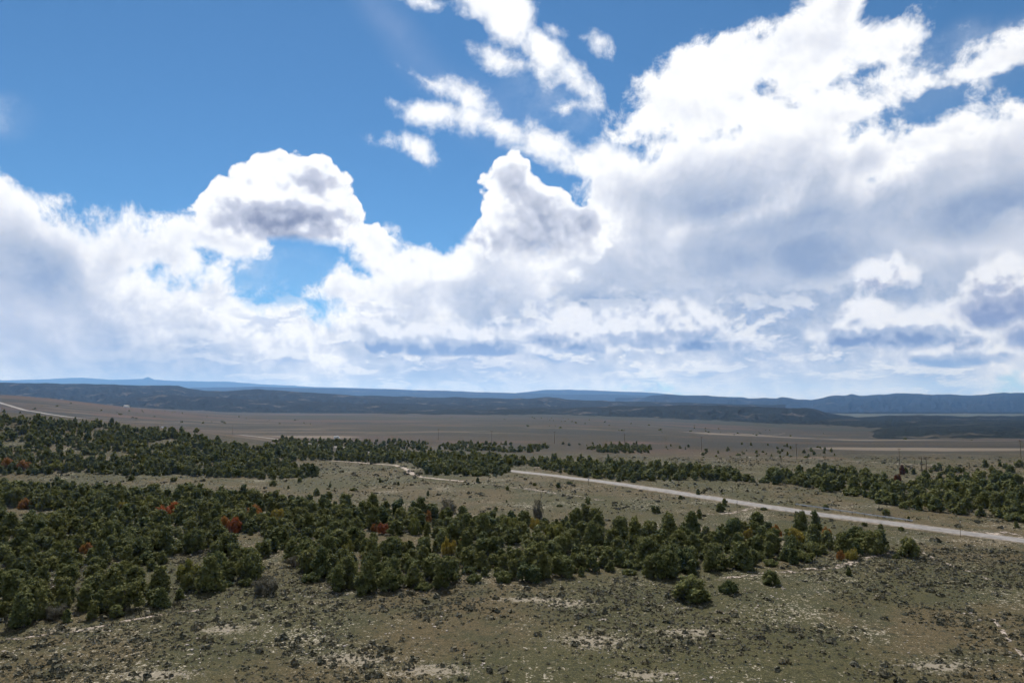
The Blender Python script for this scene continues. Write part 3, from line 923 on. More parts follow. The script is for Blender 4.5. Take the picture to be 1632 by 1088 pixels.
# lone trees and shrubs first: base point, width and height in the photograph, kind, words
LONE = [
    (1103, 957, 64, 38, 'dome', M_juniper, 'large dark juniper standing alone at the woodland front, right of centre', 'juniper tree'),
    (1162, 944, 34, 21, 'bush', M_juniper, 'small dark juniper just right of the large lone juniper at the woodland front', 'juniper tree'),
    (1228, 930, 30, 22, 'dome', M_juniper, 'small juniper on the pale track at the woodland front', 'juniper tree'),
    (1353, 917, 12, 14, 'cone', M_juniper, 'tiny pointed juniper below the pale track near the woodland tip', 'juniper tree'),
    (1450, 887, 36, 30, 'dome', M_juniper, 'round juniper with greyish top standing alone beyond the woodland tip', 'juniper tree'),
    (1428, 889, 12, 8, 'bush', M_juniper, 'tiny dark bush at the foot of the lone round juniper', 'juniper tree'),
    (1392, 882, 42, 36, 'dome', M_juniper, 'last juniper at the pointed tip of the near woodland', 'juniper tree'),
    (1278, 850, 26, 36, 'dome', M_juniper, 'tall juniper of a close pair rising over the road edge', 'juniper tree'),
    (1300, 848, 24, 34, 'column', M_juniper, 'darker right-hand juniper of the close pair at the road edge', 'juniper tree'),
    (1148, 815, 18, 14, 'dome', M_juniper, 'small round juniper beside the track joining the road', 'juniper tree'),
    (890, 777, 9, 9, 'dome', M_juniper, 'tiny lone juniper in the clearing just below the road', 'juniper tree'),
    (1404, 843, 10, 9, 'dome', M_juniper, 'small dark bush at the near road verge, second of three', 'juniper tree'),
    (1378, 838, 10, 7, 'bush', M_juniper, 'small dark bush at the near road verge, first of three', 'juniper tree'),
    (1436, 845, 11, 7, 'bush', M_juniper, 'small dark bush at the near road verge, third of three', 'juniper tree'),
    (1316, 812, 11, 9, 'dome', M_juniper, 'small juniper in the sage on the far side of the road', 'juniper tree'),
    (1188, 767, 14, 13, 'dome', M_juniper, 'lone juniper just below the tree belt beyond the road', 'juniper tree'),
    (1438, 756, 11, 16, 'cone', M_rust, 'rust-red dead juniper standing among dark trees', 'dead tree'),
    (1431, 766, 14, 11, 'bush', M_rust, 'low reddish shrub below the rust-red dead juniper', 'shrub'),
    (178, 676, 8, 11, 'dome', M_juniper, 'dark juniper standing up on the knoll skyline', 'juniper tree'),
    (313, 689, 11, 8, 'dome', M_lime, 'pale green leafy tree on the knoll skyline', 'leafy tree'),
    (713, 826, 36, 34, 'dome', M_grey, 'large bare grey tree at the back edge of the near woodland', 'bare tree'),
    (857, 826, 22, 32, 'dome', M_grey, 'narrower bare grey tree at the back edge of the woodland', 'bare tree'),
    (423, 944, 52, 24, 'bush', M_grey, 'large bare grey thicket in the gap of the woodland front', 'shrub'),
    (468, 902, 26, 16, 'bush', M_grey, 'small bare grey thicket above the gap in the woodland front', 'shrub'),
    (90, 985, 40, 20, 'bush', M_grey, 'pale grey brush pile at the foot of the front junipers, far left', 'shrub'),
    (258, 824, 22, 13, 'bush', M_red, 'bright red oak shrub among the junipers, left part of the woodland', 'oak shrub'),
    (277, 820, 22, 14, 'bush', M_red, 'darker red oak shrub touching the bright red one on its right', 'oak shrub'),
    (358, 843, 16, 15, 'bush', M_orange, 'orange oak shrub to the right of the red shrubs', 'oak shrub'),
    (374, 848, 18, 17, 'bush', M_red, 'orange-red oak shrub beside the orange shrub', 'oak shrub'),
    (405, 824, 22, 14, 'bush', M_orange, 'pale orange oak shrub near the back of the woodland', 'oak shrub'),
    (442, 834, 18, 16, 'bush', M_yellow, 'yellow oak shrub next to the pale orange shrub', 'oak shrub'),
    (40, 810, 18, 12, 'bush', M_orange, 'brownish orange shrub near the left end of the near woodland', 'oak shrub'),
    (196, 814, 14, 10, 'bush', M_yellow, 'small yellow shrub left of the red shrubs', 'oak shrub'),
    (235, 810, 26, 14, 'bush', M_lime, 'yellow-green shrub just left of the bright red shrub', 'oak shrub'),
    (137, 880, 18, 11, 'bush', M_orange, 'small tan-orange shrub deep in the left woodland', 'oak shrub'),
    (300, 922, 30, 22, 'bush', M_lime, 'yellow-green shrub among the front junipers at left', 'oak shrub'),
    (90, 838, 26, 18, 'bush', M_lime, 'yellow-green bushy shrub in the left woodland', 'oak shrub'),
    (610, 850, 14, 13, 'bush', M_red, 'orange-red shrub in the middle of the near woodland', 'oak shrub'),
    (596, 847, 10, 9, 'bush', M_orange, 'small orange shrub left of the orange-red one in mid woodland', 'oak shrub'),
    (680, 832, 14, 13, 'bush', M_orange, 'golden orange shrub at the back of the mid woodland', 'oak shrub'),
    (662, 850, 18, 17, 'bush', M_lime, 'bright yellow-green shrub below the golden orange one', 'oak shrub'),
    (714, 884, 20, 20, 'bush', M_yellow, 'dull yellow shrub in the middle of the near woodland', 'oak shrub'),
    (740, 868, 16, 12, 'bush', M_orange, 'small rusty orange shrub beside the dull yellow shrub', 'oak shrub'),
    (555, 880, 16, 14, 'bush', M_lime, 'yellow-green shrub left of centre in the woodland', 'oak shrub'),
    (812, 843, 22, 14, 'bush', M_lime, 'pale green shrub at the back of the woodland near the bare tree', 'oak shrub'),
    (852, 842, 14, 13, 'bush', M_yellow, 'yellow shrub in front of the narrower bare tree', 'oak shrub'),
    (884, 856, 26, 15, 'bush', M_lime, 'wide yellow-green shrub right of centre in the woodland', 'oak shrub'),
    (1192, 857, 14, 12, 'bush', M_yellow, 'bright yellow shrub right of the woodland middle', 'oak shrub'),
    (1236, 857, 16, 15, 'bush', M_orange, 'orange shrub between two yellow shrubs near the road', 'oak shrub'),
    (1270, 862, 24, 16, 'bush', M_yellow, 'bright yellow shrub below the close pair of junipers', 'oak shrub'),
    (1318, 856, 14, 12, 'bush', M_orange, 'small orange-brown shrub behind the woodland tip', 'oak shrub'),
    (1358, 891, 18, 13, 'bush', M_yellow, 'golden yellow shrub at the front of the woodland tip', 'oak shrub'),
    (1340, 892, 12, 11, 'bush', M_orange, 'orange-green shrub left of the golden shrub at the tip', 'oak shrub'),
    (12, 744, 16, 11, 'bush', M_orange, 'orange-brown shrub in the far left stand, at the picture edge', 'oak shrub'),
    (38, 748, 20, 11, 'bush', M_orange, 'tan-orange shrub in the far left stand behind the strip of grass', 'oak shrub'),
    (88, 748, 18, 10, 'bush', M_lime, 'yellow-green shrub in the far left stand', 'oak shrub'),
]
lone_proto = {}
for i, (px, py, w, h, st, m, label, cat) in enumerate(LONE):
    x, y = land(px, py)
    autumn = cat == 'oak shrub'
    if autumn:
        w, h = w * 1.3, h * 1.45
    spots.add(x, y)
    if autumn:                       # open to the south of the shrub
        for dd in (2.8, 5.5):
            spots.add(x - x / y * dd, y - dd)
    key = (st, m.name, i % 2)
    if key not in lone_proto:
        r_ = np.random.default_rng(500 + len(lone_proto))
        thin = m is M_grey
        v, qd, tr = crown(r_, st, 1500 if not thin else 1700, 0.27 if not thin else 0.17, ICO2 if not thin else ICO1, 10 if not thin else 5)
        lone_proto[key] = (mesh_np("crown", v, [qd, tr], m), trunk_mesh(r_, 3.0 if st != 'bush' else 1.3, 0.2, M_bark, 6, 1.7), np.ptp(v[:, 0]), v[:, 2].max())
    cm, tm, w0, h0 = lone_proto[key]
    sx, sz = w / FPX * y / w0, h / FPX * y / h0 * 1.05
    nm = cat.replace(' ', '_')
    root = link(nm, None, loc=(x, y, h1(x, y) - 0.04), label=label, cat=cat, group="autumn-coloured shrubs in the woodland" if cat == 'oak shrub' else None)
    root.rotation_euler[2] = 1.7 * i
    root.scale = (sx, sx, sz)
    link("trunk", tm, root)
    link("crown", cm, root)

NEAR = [(-60, 1000), (0, 997), (80, 990), (165, 990), (235, 968), (330, 950), (395, 938), (408, 912), (440, 890), (470, 905), (490, 930), (560, 940), (610, 946), (690, 944), (730, 930), (800, 930), (860, 925), (930, 914), (1000, 915), (1060, 916), (1140, 912), (1200, 902), (1290, 906), (1335, 896), (1400, 884), (1415, 872),
        (1380, 858), (1320, 856), (1300, 848), (1250, 857), (1215, 838), (1190, 842), (1130, 850), (1040, 850), (960, 832), (900, 832), (840, 836), (730, 826), (600, 819), (500, 808), (420, 799), (300, 790), (200, 786), (100, 781), (0, 776), (-60, 774)]
stand('near', NEAR, 3.4, 90000, 1, 0.29, (0.60, 1.16))
stand('right', [(1180, 768), (1270, 774), (1300, 780), (1340, 786), (1395, 798), (1480, 815), (1560, 826), (1660, 834), (1700, 836), (1700, 768), (1560, 765), (1490, 768), (1440, 776), (1400, 768), (1380, 757), (1300, 757), (1240, 760)], 4.5, 14000, 2, 0.30, (0.8, 1.2))
stand('belt', [(880, 750), (930, 761), (1000, 767), (1065, 768), (1120, 766), (1185, 768), (1180, 754), (1060, 746), (950, 741), (860, 735), (720, 726), (640, 722), (560, 716), (440, 714), (380, 716), (460, 734), (520, 732), (600, 738), (660, 738), (690, 757), (740, 758), (800, 758), (808, 752), (800, 745), (840, 741)], 4.3, 26000, 3, 0.27, (0.7, 1.15))
stand('knoll', [(-80, 762), (30, 756), (100, 753), (200, 757), (290, 757), (420, 763), (505, 762), (500, 752), (440, 735), (380, 722), (395, 712), (350, 705), (280, 692), (200, 682), (120, 674), (40, 668), (-80, 664)], 3.9, 60000, 4, 0.30, (0.65, 1.1))
stand('far', [(700, 716), (790, 720), (870, 722), (870, 711), (780, 707), (710, 708)], 5.0, 2200, 5, 0.38, (0.5, 0.85))
stand('far', [(930, 714), (960, 722), (1030, 722), (1040, 714), (990, 710)], 5.0, 1600, 6, 0.32, (0.5, 0.85))
stand('far', [(440, 712), (680, 718), (680, 706), (560, 702), (440, 703)], 7.0, 4000, 7, 0.36, (0.6, 1.0))
stand('far', [(860, 708), (960, 712), (1100, 720), (1100, 712), (960, 706)], 16.0, 1500, 8, 0.45, (0.35, 0.6))
stand('far', [(1120, 730), (1330, 728), (1330, 714), (1180, 708), (1120, 714)], 15.0, 1500, 9, 0.45, (0.35, 0.6))
stand('far', [(1380, 760), (1640, 752), (1660, 742), (1540, 744), (1460, 750)], 6.5, 3000, 10, 0.45, (0.5, 0.95))
stand('far', [(-60, 665), (-60, 653), (60, 662), (60, 668)], 20.0, 200, 12, 0.3)

stand('stray', [(300, 830), (900, 850), (1300, 868), (1632, 845), (1632, 815), (1200, 775), (900, 765), (500, 765), (0, 765), (0, 780)], 13.0, 240, 14, 0.5, (0.25, 0.6))

# the 300 that show largest stand as trees of their own; the rest of the woodland is one mass
TREES.sort(key=lambda t: -t[3] / t[1])
own, rest = TREES[:300], TREES[300:]
PXY = [project(t[0], t[1], h1(t[0], t[1])) for t in own]
front = [i for i, t in enumerate(own) if t[5] == 'near' and not any(abs(PXY[j][0] - PXY[i][0]) < 26 and PXY[j][1] > PXY[i][1] + 2 and own[j][5] == 'near' for j in range(len(own)) if j != i)]
front.sort(key=lambda i: PXY[i][0])
ORD = ['first', 'second', 'third', 'fourth', 'fifth', 'sixth', 'seventh', 'eighth', 'ninth', 'tenth', 'eleventh', 'twelfth', 'thirteenth', 'fourteenth', 'fifteenth', 'sixteenth', 'seventeenth', 'eighteenth', 'nineteenth', 'twentieth']
for k in range(2, 8):
    tens = ['', '', 'twenty', 'thirty', 'forty', 'fifty', 'sixty', 'seventy'][k]
    ORD += ([tens[:-1] + 'ieth'] if k > 2 else []) + [tens + '-' + o for o in ORD[:9]]
rank = {i: k for k, i in enumerate(i for i in front)}
ZONES = [(260, 'left of the red shrubs'), (480, 'right of the red shrubs'), (760, 'below the large bare tree'), (1010, 'below the narrower bare tree'), (1190, 'behind the large lone juniper'), (9999, 'by the woodland tip')]


def size_word(s):
    return 'small' if s < 0.72 else 'tall' if s > 1.1 else 'middling'


cells = {}
for i, t in enumerate(own):
    if i in rank:
        continue
    if t[5] == 'near':
        zw = next(w for lim, w in ZONES if PXY[i][0] < lim)
        py = PXY[i][1]
        row = 'lower rows' if py > 925 else 'middle rows' if py > 890 else 'upper rows'
        key = (row, zw)
    elif t[5] == 'stray':
        key = ('open clearing', 'behind the near woodland')
    else:
        key = ('dark stand', 'beyond the road') if PXY[i][1] > 800 else ('back of the stand', 'beyond the road')
    cells.setdefault(key, []).append(i)
place = {}
for (row, zw), ids in cells.items():
    for k, i in enumerate(sorted(ids, key=lambda i: PXY[i][0])):
        place[i] = (k, row, zw)
for i, (x, y, k, s, a, zone) in enumerate(own):
    st = WORDS[STYLES[k]]
    fz = 0.9 + 0.25 * ((i * 37) % 10) / 10.0
    if i in rank:
        label = f"{st} juniper, {ORD[rank[i]]} from left along the woodland's front edge"
        group = "junipers along the front edge of the near woodland"
    else:
        n, row, zw = place[i]
        label = f"{size_word(s)} {st} juniper, {ORD[n]} from left in the {row} {zw}"
        group = f"junipers in the {row} {zw}"
    root = link("juniper_tree", None, loc=(x, y, h1(x, y) - 0.06), label=label, cat="juniper tree", group=group)
    root.rotation_euler[2] = a
    root.scale = (s * 1.06, s * 1.06, s * fz * 0.93)
    link("trunk", TRUNKS[k], root)
    link("crown", CROWNS[k], root)


def mass(name, items, variants, tints, material, label=None, kind="stuff"):
    """Join many small plants into one object. items: (x, y, z, variant, scale xy, scale z, spin)"""
    Vs, Qs, Ts, tn, off = [], [], [], [], 0
    for (x, y, z, k, s, sz, a), ti in zip(items, tints):
        v, qd, tr = variants[k]
        c, si = math.cos(a), math.sin(a)
        w = np.empty_like(v)
        w[:, 0] = (v[:, 0] * c - v[:, 1] * si) * s + x
        w[:, 1] = (v[:, 0] * si + v[:, 1] * c) * s + y
        w[:, 2] = v[:, 2] * sz + z
        Vs.append(w)
        if len(qd): Qs.append(qd + off)
        if len(tr): Ts.append(tr + off)
        tn.append(np.full(len(v), ti)); off += len(v)
    faces = ([np.concatenate(Qs)] if Qs else []) + ([np.concatenate(Ts)] if Ts else [])
    o = link(name, mesh_np(name, np.concatenate(Vs), faces, material, tint=np.concatenate(tn)), kind=kind)
    if label:
        o["label"] = label
    return o


r_ = np.random.default_rng(77)
mid_v = [crown(np.random.default_rng(200 + k), st, 330, 0.62, ICO1, 6) for k, st in enumerate(STYLES)]
far_v = [crown(np.random.default_rng(300 + k), st, 70, 1.15, ICO1, 3) for k, st in enumerate(STYLES)]
near_rest = [t for t in rest if t[1] < 330]
far_rest = [t for t in rest if t[1] >= 330]
print("trees", len(TREES), "mid", len(near_rest), "far", len(far_rest), "front", len(front))
items, variants = [], mid_v + far_v
for grp, base in ((near_rest, 0), (far_rest, len(mid_v))):
    for (x, y, k, s, a, zone) in grp:
        items.append((x, y, h1(x, y) - 0.06, k + base, s * 1.1, s * r_.uniform(0.8, 1.05), a))
mass("woodland", items, variants, r_.random(len(items)), M_wood, "dark juniper woodland on the knoll, the belts and deeper rows")

# scattered bush-like trees on the open valley floor, too small to tell apart
sp = []
for _ in range(9000):
    Y = 620.0 * math.exp(r_.random() * 1.75)
    X = r_.uniform(-0.85, 0.85) * Y
    if fbm(np.array(X / 420.0 + 3.0), np.array(Y / 420.0), 4) > 0.60 - 0.06 * (Y > 1600):
        sp.append((X, Y))
sp = sp[:160]
tiny_v = [crown(np.random.default_rng(400 + k), 'bush', 12, 1.6, ICO1, 1) for k in range(4)]
mass("valley_shrubs", [(x, y, h1(x, y) - 0.2, int(r_.integers(4)), s, s, r_.uniform(0, 6)) for (x, y) in sp for s in (r_.uniform(0.5, 1.25),)], tiny_v, r_.random(len(sp)), M_wood, "scattered dark shrubs dotting the open valley floor")

# ------------------------------------------------------------------ sagebrush and pale stones of the flat
def bush(seed, n=20, leaf=0.34):
    r = np.random.default_rng(seed)
    d = r.normal(size=(n, 3)); d[:, 2] = np.abs(d[:, 2]) + 0.1
    d /= np.linalg.norm(d, axis=1, keepdims=True)
    c = d * np.array([0.5, 0.5, 0.52]) * r.uniform(0.55, 1.15, n)[:, None]
    nrm = d + r.normal(scale=0.5, size=d.shape); nrm /= np.linalg.norm(nrm, axis=1, keepdims=True)
    tx = np.cross(nrm, r.normal(size=d.shape)); tx /= np.linalg.norm(tx, axis=1, keepdims=True)
    ty = np.cross(nrm, tx)
    s = leaf * r.uniform(0.6, 1.3, n)[:, None]
    V = np.stack([c - ty * s * 0.8, c + tx * s * 0.5, c + ty * s * 0.8, c - tx * s * 0.5], 1).reshape(-1, 3)
    V[:, 2] = np.maximum(V[:, 2], -0.02)
    return V, np.arange(n * 4).reshape(-1, 4), np.zeros((0, 3), int)


r_ = np.random.default_rng(5)


def scatter(n, ylo, yhi, fn, seed):
    """Random points of the flat in view, kept with probability fn(X, Y)."""
    r = np.random.default_rng(seed)
    Y = np.sqrt(r.random(n) * (yhi ** 2 - ylo ** 2) + ylo ** 2)
    X = r.uniform(-0.84, 0.84, n) * Y
    k = r.random(n) < fn(X, Y)
    return X[k], Y[k]


road_xy = np.array(ROAD[:12])


def off_road(X, Y):
    best = np.full(len(X), 1e9)
    for a, b in zip(road_xy[:-1], road_xy[1:]):
        ab = b - a
        t = np.clip(((X - a[0]) * ab[0] + (Y - a[1]) * ab[1]) / (ab @ ab), 0, 1)
        best = np.minimum(best, np.hypot(X - a[0] - t * ab[0], Y - a[1] - t * ab[1]))
    return best


def sage_density(X, Y):
    a = fbm(X / 16.0 + 40, Y / 16.0, 4)
    b = fbm(X / 5.0, Y / 5.0 + 9, 3)
    return np.clip((a * 0.65 + b * 0.35 - 0.38) * 4.0, 0.03, 1.0)


BUSH = [bush(k, 15, 0.4) for k in range(6)] + [bush(20 + k, 8, 0.55) for k in range(4)]
X1, Y1 = scatter(62000, 62, 150, lambda X, Y: 0.66 * sage_density(X, Y), 21)
X2, Y2 = scatter(90000, 150, 420, lambda X, Y: 0.42 * sage_density(X, Y), 22)
X, Y = np.r_[X1, X2], np.r_[Y1, Y2]
ok = off_road(X, Y) > 7.0
X, Y = X[ok], Y[ok]
Z = height(X, Y)
big = r_.random(len(X)) < 0.045
size = np.where(big, r_.uniform(0.8, 1.35, len(X)), r_.uniform(0.16, 0.52, len(X))) * np.where(Y > 150, 1.35, 1.0)
items = [(x, y, z - 0.02, int(r_.integers(6)) if y < 150 else 6 + int(r_.integers(4)), s, s * r_.uniform(0.55, 0.95), r_.uniform(0, 6)) for x, y, z, s in zip(X, Y, Z, size)]
tn = np.clip(fbm(X / 30.0, Y / 30.0 + 70, 3) * 1.4 - 0.4 + r_.normal(scale=0.25, size=len(X)), 0, 1)
tn = np.where(r_.random(len(X)) < 0.16, 0.0, tn)
mass("sagebrush", items, BUSH, tn, M_sage, "low grey-green sagebrush covering the flat")

M_stone, q, b_ = mat("pale_stone", 0.9, 0.2)
pp = position(q)
q.put(b_.inputs['Base Color'], q.mix(q.step(q.noise(pp, 3.0, 4.0, 0.6, dims='3D'), 0.35, 0.65), (0.20, 0.17, 0.145), (0.38, 0.335, 0.30)))
cube = np.array([(x, y, z) for x in (-1, 1) for y in (-1, 1) for z in (-1, 1)], float)
CF = np.array([(0, 1, 3, 2), (4, 6, 7, 5), (0, 4, 5, 1), (2, 3, 7, 6), (0, 2, 6, 4), (1, 5, 7, 3)])
STONE = []
for k in range(8):
    r = np.random.default_rng(60 + k)
    STONE.append((cube * np.array([0.42, 0.34, 0.26]) * r.uniform(0.35, 1.25, (8, 3)) + np.array([0, 0, 0.06]), CF, np.zeros((0, 3), int)))


def stone_density(X, Y):
    a = fbm(X / 13.0 + 140, Y / 13.0 + 33, 4)
    b = fbm(X / 3.0 + 9, Y / 3.0, 2)
    return np.clip((a * 0.6 + b * 0.4 - 0.47) * 4.0, 0.02, 1.0)


X, Y = scatter(24000, 62, 175, lambda X, Y: 0.36 * stone_density(X, Y), 31)
Z = height(X, Y)
s = 0.10 + 0.42 * r_.random(len(X)) ** 2.2
mass("pale_stones", [(x, y, z, int(r_.integers(8)), k, k * r_.uniform(0.5, 1.0), r_.uniform(0, 6)) for x, y, z, k in zip(X, Y, Z, s)], STONE, np.zeros(len(X)), M_stone, "pale stones and clods strewn over bare ground")


# ------------------------------------------------------------------ built things
def box_bm(parts):
    """One mesh out of boxes: (centre, size, rotation about z)."""
    V, F = [], []
    for (c, s, rz) in parts:
        v = cube * np.array(s) * 0.5
        w = v.copy()
        w[:, 0] = v[:, 0] * math.cos(rz) - v[:, 1] * math.sin(rz)
        w[:, 1] = v[:, 0] * math.sin(rz) + v[:, 1] * math.cos(rz)
        F.append(CF + 8 * len(V)); V.append(w + np.array(c))
    return np.concatenate(V), np.concatenate(F)


def plain(name, c, rough=0.6, spec=0.4, metal=0.0, var=0.15):
    m, q, b = mat(name, rough, spec)
    n = q.noise(position(q), 2.5, 4.0, 0.6, dims='3D')
    q.put(b.inputs['Base Color'], q.mix(q.step(n, 0.3, 0.7), tuple(v * (1 - var) for v in c), tuple(min(v * (1 + var), 1) for v in c)))
    b.inputs['Metallic'].default_value = metal
    return m


M_pole = plain("weathered_wood", (0.085, 0.065, 0.05), 0.9, 0.1)
M_galv = plain("galvanised_steel", (0.55, 0.55, 0.55), 0.45, 0.5, 0.6)
M_ceram = plain("brown_insulator", (0.06, 0.04, 0.03), 0.3, 0.5)
M_white = plain("white_paint", (0.80, 0.80, 0.78), 0.35, 0.5, var=0.03)
M_glass = plain("dark_glass", (0.02, 0.025, 0.03), 0.08, 0.6)
M_tyre = plain("tyre_rubber", (0.02, 0.02, 0.02), 0.8, 0.2)
M_rim = plain("wheel_rim", (0.5, 0.5, 0.5), 0.3, 0.5, 0.8)
M_lamp = plain("red_lamp", (0.30, 0.02, 0.02), 0.3, 0.5)
M_headl = plain("lamp_glass", (0.7, 0.7, 0.68), 0.15, 0.6)
M_roof = plain("grey_metal_roof", (0.32, 0.31, 0.30), 0.5, 0.4)


def pole_mesh(h, r0, r1):
    v, f = tube([(0, 0, -0.6), (0, 0, h * 0.5), (0, 0, h)], [r0, (r0 + r1) / 2, r1], 8)
    v = list(v); f = list(f); n = len(v)
    f.append(tuple(range(n - 8, n))[:4]); f.append((n - 8, n - 5, n - 4, n - 1)); f.append((n - 4, n - 3, n - 2, n - 1))
    return mesh_np("pole", np.array(v), np.array(f), M_pole, smooth=True)


def turned(profile, m, name, sides=8, smooth=True):
    """Lathe about z from (radius, height) pairs."""
    V, F = [], []
    for (r, z) in profile:
        V += [(r * math.cos(2 * math.pi * k / sides), r * math.sin(2 * math.pi * k / sides), z) for k in range(sides)]
    for i in range(len(profile) - 1):
        F += [(i * sides + k, i * sides + (k + 1) % sides, (i + 1) * sides + (k + 1) % sides, (i + 1) * sides + k) for k in range(sides)]
    return mesh_np(name, np.array(V), np.array(F), m, smooth=smooth)


ME_pole = pole_mesh(10.5, 0.17, 0.11)
ME_arm = mesh_np("crossarm", *box_bm([((0, -0.16, 0), (2.5, 0.12, 0.14), 0), ((0, -0.12, -0.36), (0.05, 0.05, 0.7), 0)]), M_pole)
ME_ins = turned([(0.0, 0.0), (0.045, 0.0), (0.05, 0.06), (0.09, 0.08), (0.04, 0.13), (0.07, 0.17), (0.0, 0.22)], M_ceram, "insulator")


def utility_pole(px, Y, h, label):
    x, y = flat_at(px, Y)
    root = link("utility_pole", None, loc=(x, y, h1(x, y)), label=label, cat="utility pole", group="wooden utility poles crossing the valley")
    root.rotation_euler[2] = 0.35
    k = h / 10.5
    root.scale = (k, k, k)
    link("pole", ME_pole, root)
    arm = link("crossarm", ME_arm, root, (0, 0, 9.9))
    for dx_ in (-1.1, -0.45, 0.45, 1.1):
        link("insulator", ME_ins, arm, (dx_, -0.16, 0.07))


utility_pole(700, 640, 10.0, "wooden utility pole out on the valley floor, leftmost of the row above the tree belt")
utility_pole(784, 590, 10.0, "wooden utility pole rising beside the first scattered tree clump")
utility_pole(883, 570, 10.0, "wooden utility pole between the two scattered tree clumps")
utility_pole(993, 530, 10.0, "wooden utility pole behind the second scattered tree clump")
utility_pole(1114, 480, 10.0, "wooden utility pole above the tree belt, right of both clumps")
utility_pole(1263, 400, 9.0, "wooden utility pole standing just behind the right-hand tree belt")
utility_pole(1424, 355, 9.0, "slim utility pole left of the rust-red dead juniper")
utility_pole(1615, 400, 11.0, "wooden utility pole near the right edge, behind the dark stand")
utility_pole(376, 640, 9.0, "wooden utility pole on the knoll's far side, near the pale road")

# H-shaped pole by the dark stand
x, y = flat_at(1462, 300)
root = link("h_frame_pole", None, loc=(x, y, h1(x, y)), label="two-legged wooden power pole beside the rust-red dead juniper", cat="power pole")
for s_ in (-1.0, 1.0):
    link("leg", mesh_np("leg", *[np.array(a) for a in tube([(s_, 0, -0.5), (s_, 0, 4.0), (s_, 0, 8.2)], [0.17, 0.15, 0.12], 8)], M_pole, smooth=True), root)
arm = link("crossarm", mesh_np("crossarm", *box_bm([((0, -0.2, 7.6), (4.4, 0.14, 0.2), 0)]), M_pole), root)
for s_ in (-1.9, 0.0, 1.9):
    link("insulator", ME_ins, arm, (s_, -0.2, 7.72))
link("cross_brace", mesh_np("cross_brace", *box_bm([((0, 0.16, 5.2), (2.3, 0.08, 0.12), 0)]), M_pole), root)


# roadside signs
def road_sign(px, py, h, w, label):
    x, y = land(px, py)
    root = link("road_sign", None, loc=(x, y, h1(x, y)), label=label, cat="road sign", group="signs on thin posts along the road")
    root.rotation_euler[2] = 0.9
    link("post", mesh_np("post", *box_bm([((0, 0, h / 2 - 0.3), (0.10, 0.08, h + 0.6), 0)]), M_pole), root)
    link("panel", mesh_np("panel", *box_bm([((0, -0.07, h - w * 0.42), (w, 0.03, w * 0.8), 0)]), M_galv), root)


road_sign(938, 773, 2.7, 0.9, "road sign on a thin post below the tree belt, far end of the road")
road_sign(1175, 817, 3.3, 0.6, "thin signpost where the dirt track joins the road")
road_sign(1531, 855, 3.6, 0.5, "thin signpost at the road's near verge left of the turnout")

# guardrail on the far verge
gp = [land(*p) for p in [(1268, 806), (1330, 815), (1390, 824), (1455, 833)]]
gx, gy = np.array([p[0] for p in gp]), np.array([p[1] for p in gp])
seg = np.r_[0, np.cumsum(np.hypot(np.diff(gx), np.diff(gy)))]
root = link("guardrail", None, loc=(gx[0], gy[0], 0), label="low grey steel guardrail along the far side of the road", cat="guardrail")
u = np.arange(0, seg[-1], 1.9)
rx, ry = np.interp(u, seg, gx), np.interp(u, seg, gy)
rz = height(rx, ry)
prof = [(0.0, 0.45), (0.05, 0.52), (0.0, 0.60), (0.05, 0.68), (0.0, 0.76)]
V = np.array([(x - gx[0], y - gy[0] - o, z + h) for x, y, z in zip(rx, ry, rz) for o, h in prof])
F = np.array([(i * 5 + k, (i + 1) * 5 + k, (i + 1) * 5 + k + 1, i * 5 + k + 1) for i in range(len(u) - 1) for k in range(4)])
link("rail", mesh_np("rail", V, F, M_galv), root)
ME_post = mesh_np("post", *box_bm([((0, 0.1, 0.25), (0.12, 0.16, 0.95), 0)]), M_pole)
for i in range(0, len(u), 2):
    link("post", ME_post, root, (rx[i] - gx[0], ry[i] - gy[0], rz[i]))


# white vans on the far road
def prism(outline, y0, y1):
    """Solid with a side outline in x, z between y0 and y1."""
    n = len(outline)
    V = [(x, y0, z) for x, z in outline] + [(x, y1, z) for x, z in outline]
    bm = bmesh.new()
    vs = [bm.verts.new(v) for v in V]
    bm.faces.new(vs[:n][::-1]); bm.faces.new(vs[n:])
    for k in range(n):
        bm.faces.new((vs[k], vs[(k + 1) % n], vs[n + (k + 1) % n], vs[n + k]))
    bmesh.ops.recalc_face_normals(bm, faces=bm.faces)
    bmesh.ops.bevel(bm, geom=list(bm.edges), offset=0.05, segments=2, affect='EDGES')
    me = bpy.data.meshes.new("body")
    bm.to_mesh(me); bm.free()
    return me


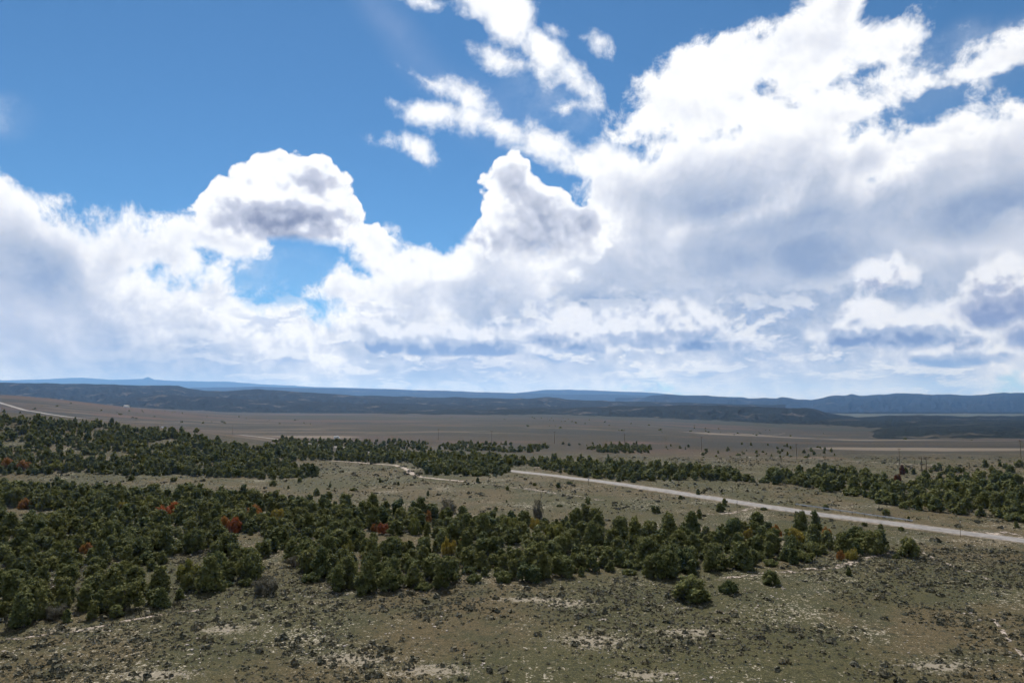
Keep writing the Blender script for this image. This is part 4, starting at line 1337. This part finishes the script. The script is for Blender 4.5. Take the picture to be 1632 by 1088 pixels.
def van(x, y, rz, label, long_=1.0, lift=0.17):
    root = link("van", None, loc=(x, y, h1(x, y) + lift), label=label, cat="van", group="white vehicles on the far road")
    root.rotation_euler[2] = rz
    L = 5.6 * long_
    body = prism([(-L / 2, 0.45), (L / 2, 0.45), (L / 2, 1.05), (L / 2 - 0.8, 1.25), (L / 2 - 1.5, 2.35), (-L / 2 + 0.05, 2.45), (-L / 2, 1.2)], -0.98, 0.98)
    body.materials.append(M_white)
    link("body", body, root)
    link("windscreen", mesh_np("windscreen", np.array([(L / 2 - 0.83, -0.85, 1.33), (L / 2 - 0.83, 0.85, 1.33), (L / 2 - 1.44, 0.8, 2.25), (L / 2 - 1.44, -0.8, 2.25)]) + np.array([0.06, 0, 0.04]), np.array([(0, 1, 2, 3)]), M_glass), root)
    for s_ in (-1, 1):
        link("side_window", mesh_np("side_window", *box_bm([((L / 2 - 2.0, s_ * 0.985, 1.75), (0.95, 0.02, 0.6), 0)]), M_glass), root)
        link("headlight", mesh_np("headlight", *box_bm([((L / 2 + 0.005, s_ * 0.75, 0.85), (0.03, 0.3, 0.18), 0)]), M_headl), root)
        link("tail_lamp", mesh_np("tail_lamp", *box_bm([((-L / 2 - 0.005, s_ * 0.82, 1.0), (0.03, 0.14, 0.4), 0)]), M_lamp), root)
        for dx_ in (-L / 2 + 1.0, L / 2 - 0.95):
            w = link("wheel", turned([(0.0, -0.12), (0.30, -0.12), (0.36, -0.08), (0.36, 0.08), (0.30, 0.12), (0.0, 0.12)], M_tyre, "wheel", 14), root, (dx_, s_ * 0.88, 0.36))
            w.rotation_euler[0] = math.pi / 2
            link("rim", turned([(0.0, -0.135), (0.20, -0.135), (0.20, 0.135), (0.0, 0.135)], M_rim, "rim", 12, False), w)


vx, vy = flat_at(265, 842)
van(vx, vy, math.radians(118), "white van on the road where it passes behind the wooded knoll", 1.2)
vx, vy = land(537, 699)
van(vx, vy, math.radians(4), "white van on the pale track at the valley edge above the trees", lift=0.06)

# small white house far out on the plain
x, y = flat_at(207, 1750)
root = link("house", None, loc=(x, y, h1(x, y)), label="tiny white house alone on the mauve plain at left", cat="house")
link("wall", mesh_np("wall", *box_bm([((0, 0, 1.6), (11, 8, 3.6), 0)]), M_white), root)
rv = np.array([(-6, -4.6, 3.35), (6, -4.6, 3.35), (6, 4.6, 3.35), (-6, 4.6, 3.35), (-6, 0, 5.8), (6, 0, 5.8)])
rf = link("roof", mesh_np("roof", rv, [np.array([(0, 1, 5, 4), (2, 3, 4, 5), (0, 3, 2, 1)]), np.array([(0, 4, 3), (1, 2, 5)])], M_roof), root)
link("chimney", mesh_np("chimney", *box_bm([((2.5, 0.6, 5.8), (0.8, 0.8, 1.8), 0)]), M_pole), rf)
link("door", mesh_np("door", *box_bm([((0.5, -4.02, 1.0), (1.0, 0.06, 2.0), 0)]), M_pole), root)
for dx_ in (-3.2, 3.2):
    link("window", mesh_np("window", *box_bm([((dx_, -4.02, 1.8), (1.6, 0.06, 1.2), 0)]), M_glass), root)

# ------------------------------------------------------------------ haze: the air of the valley
m_haze = bpy.data.materials.new("valley_air")
m_haze.use_nodes = True
nt = m_haze.node_tree
nt.nodes.clear()
pv_ = nt.nodes.new('ShaderNodeVolumePrincipled')
pv_.inputs['Color'].default_value = (0.21, 0.47, 1.0, 1.0)
pv_.inputs['Density'].default_value = 3.6e-5
pv_.inputs['Absorption Color'].default_value = (0.45, 0.45, 0.45, 1.0)
pv_.inputs['Anisotropy'].default_value = 0.35
mo = nt.nodes.new('ShaderNodeOutputMaterial')
nt.links.new(pv_.outputs[0], mo.inputs['Volume'])
V, F = box_bm([((0, 0, 640.0), (84000.0, 84000.0, 1316.0), 0)])
link("haze", mesh_np("haze", V, F, m_haze), kind="stuff")
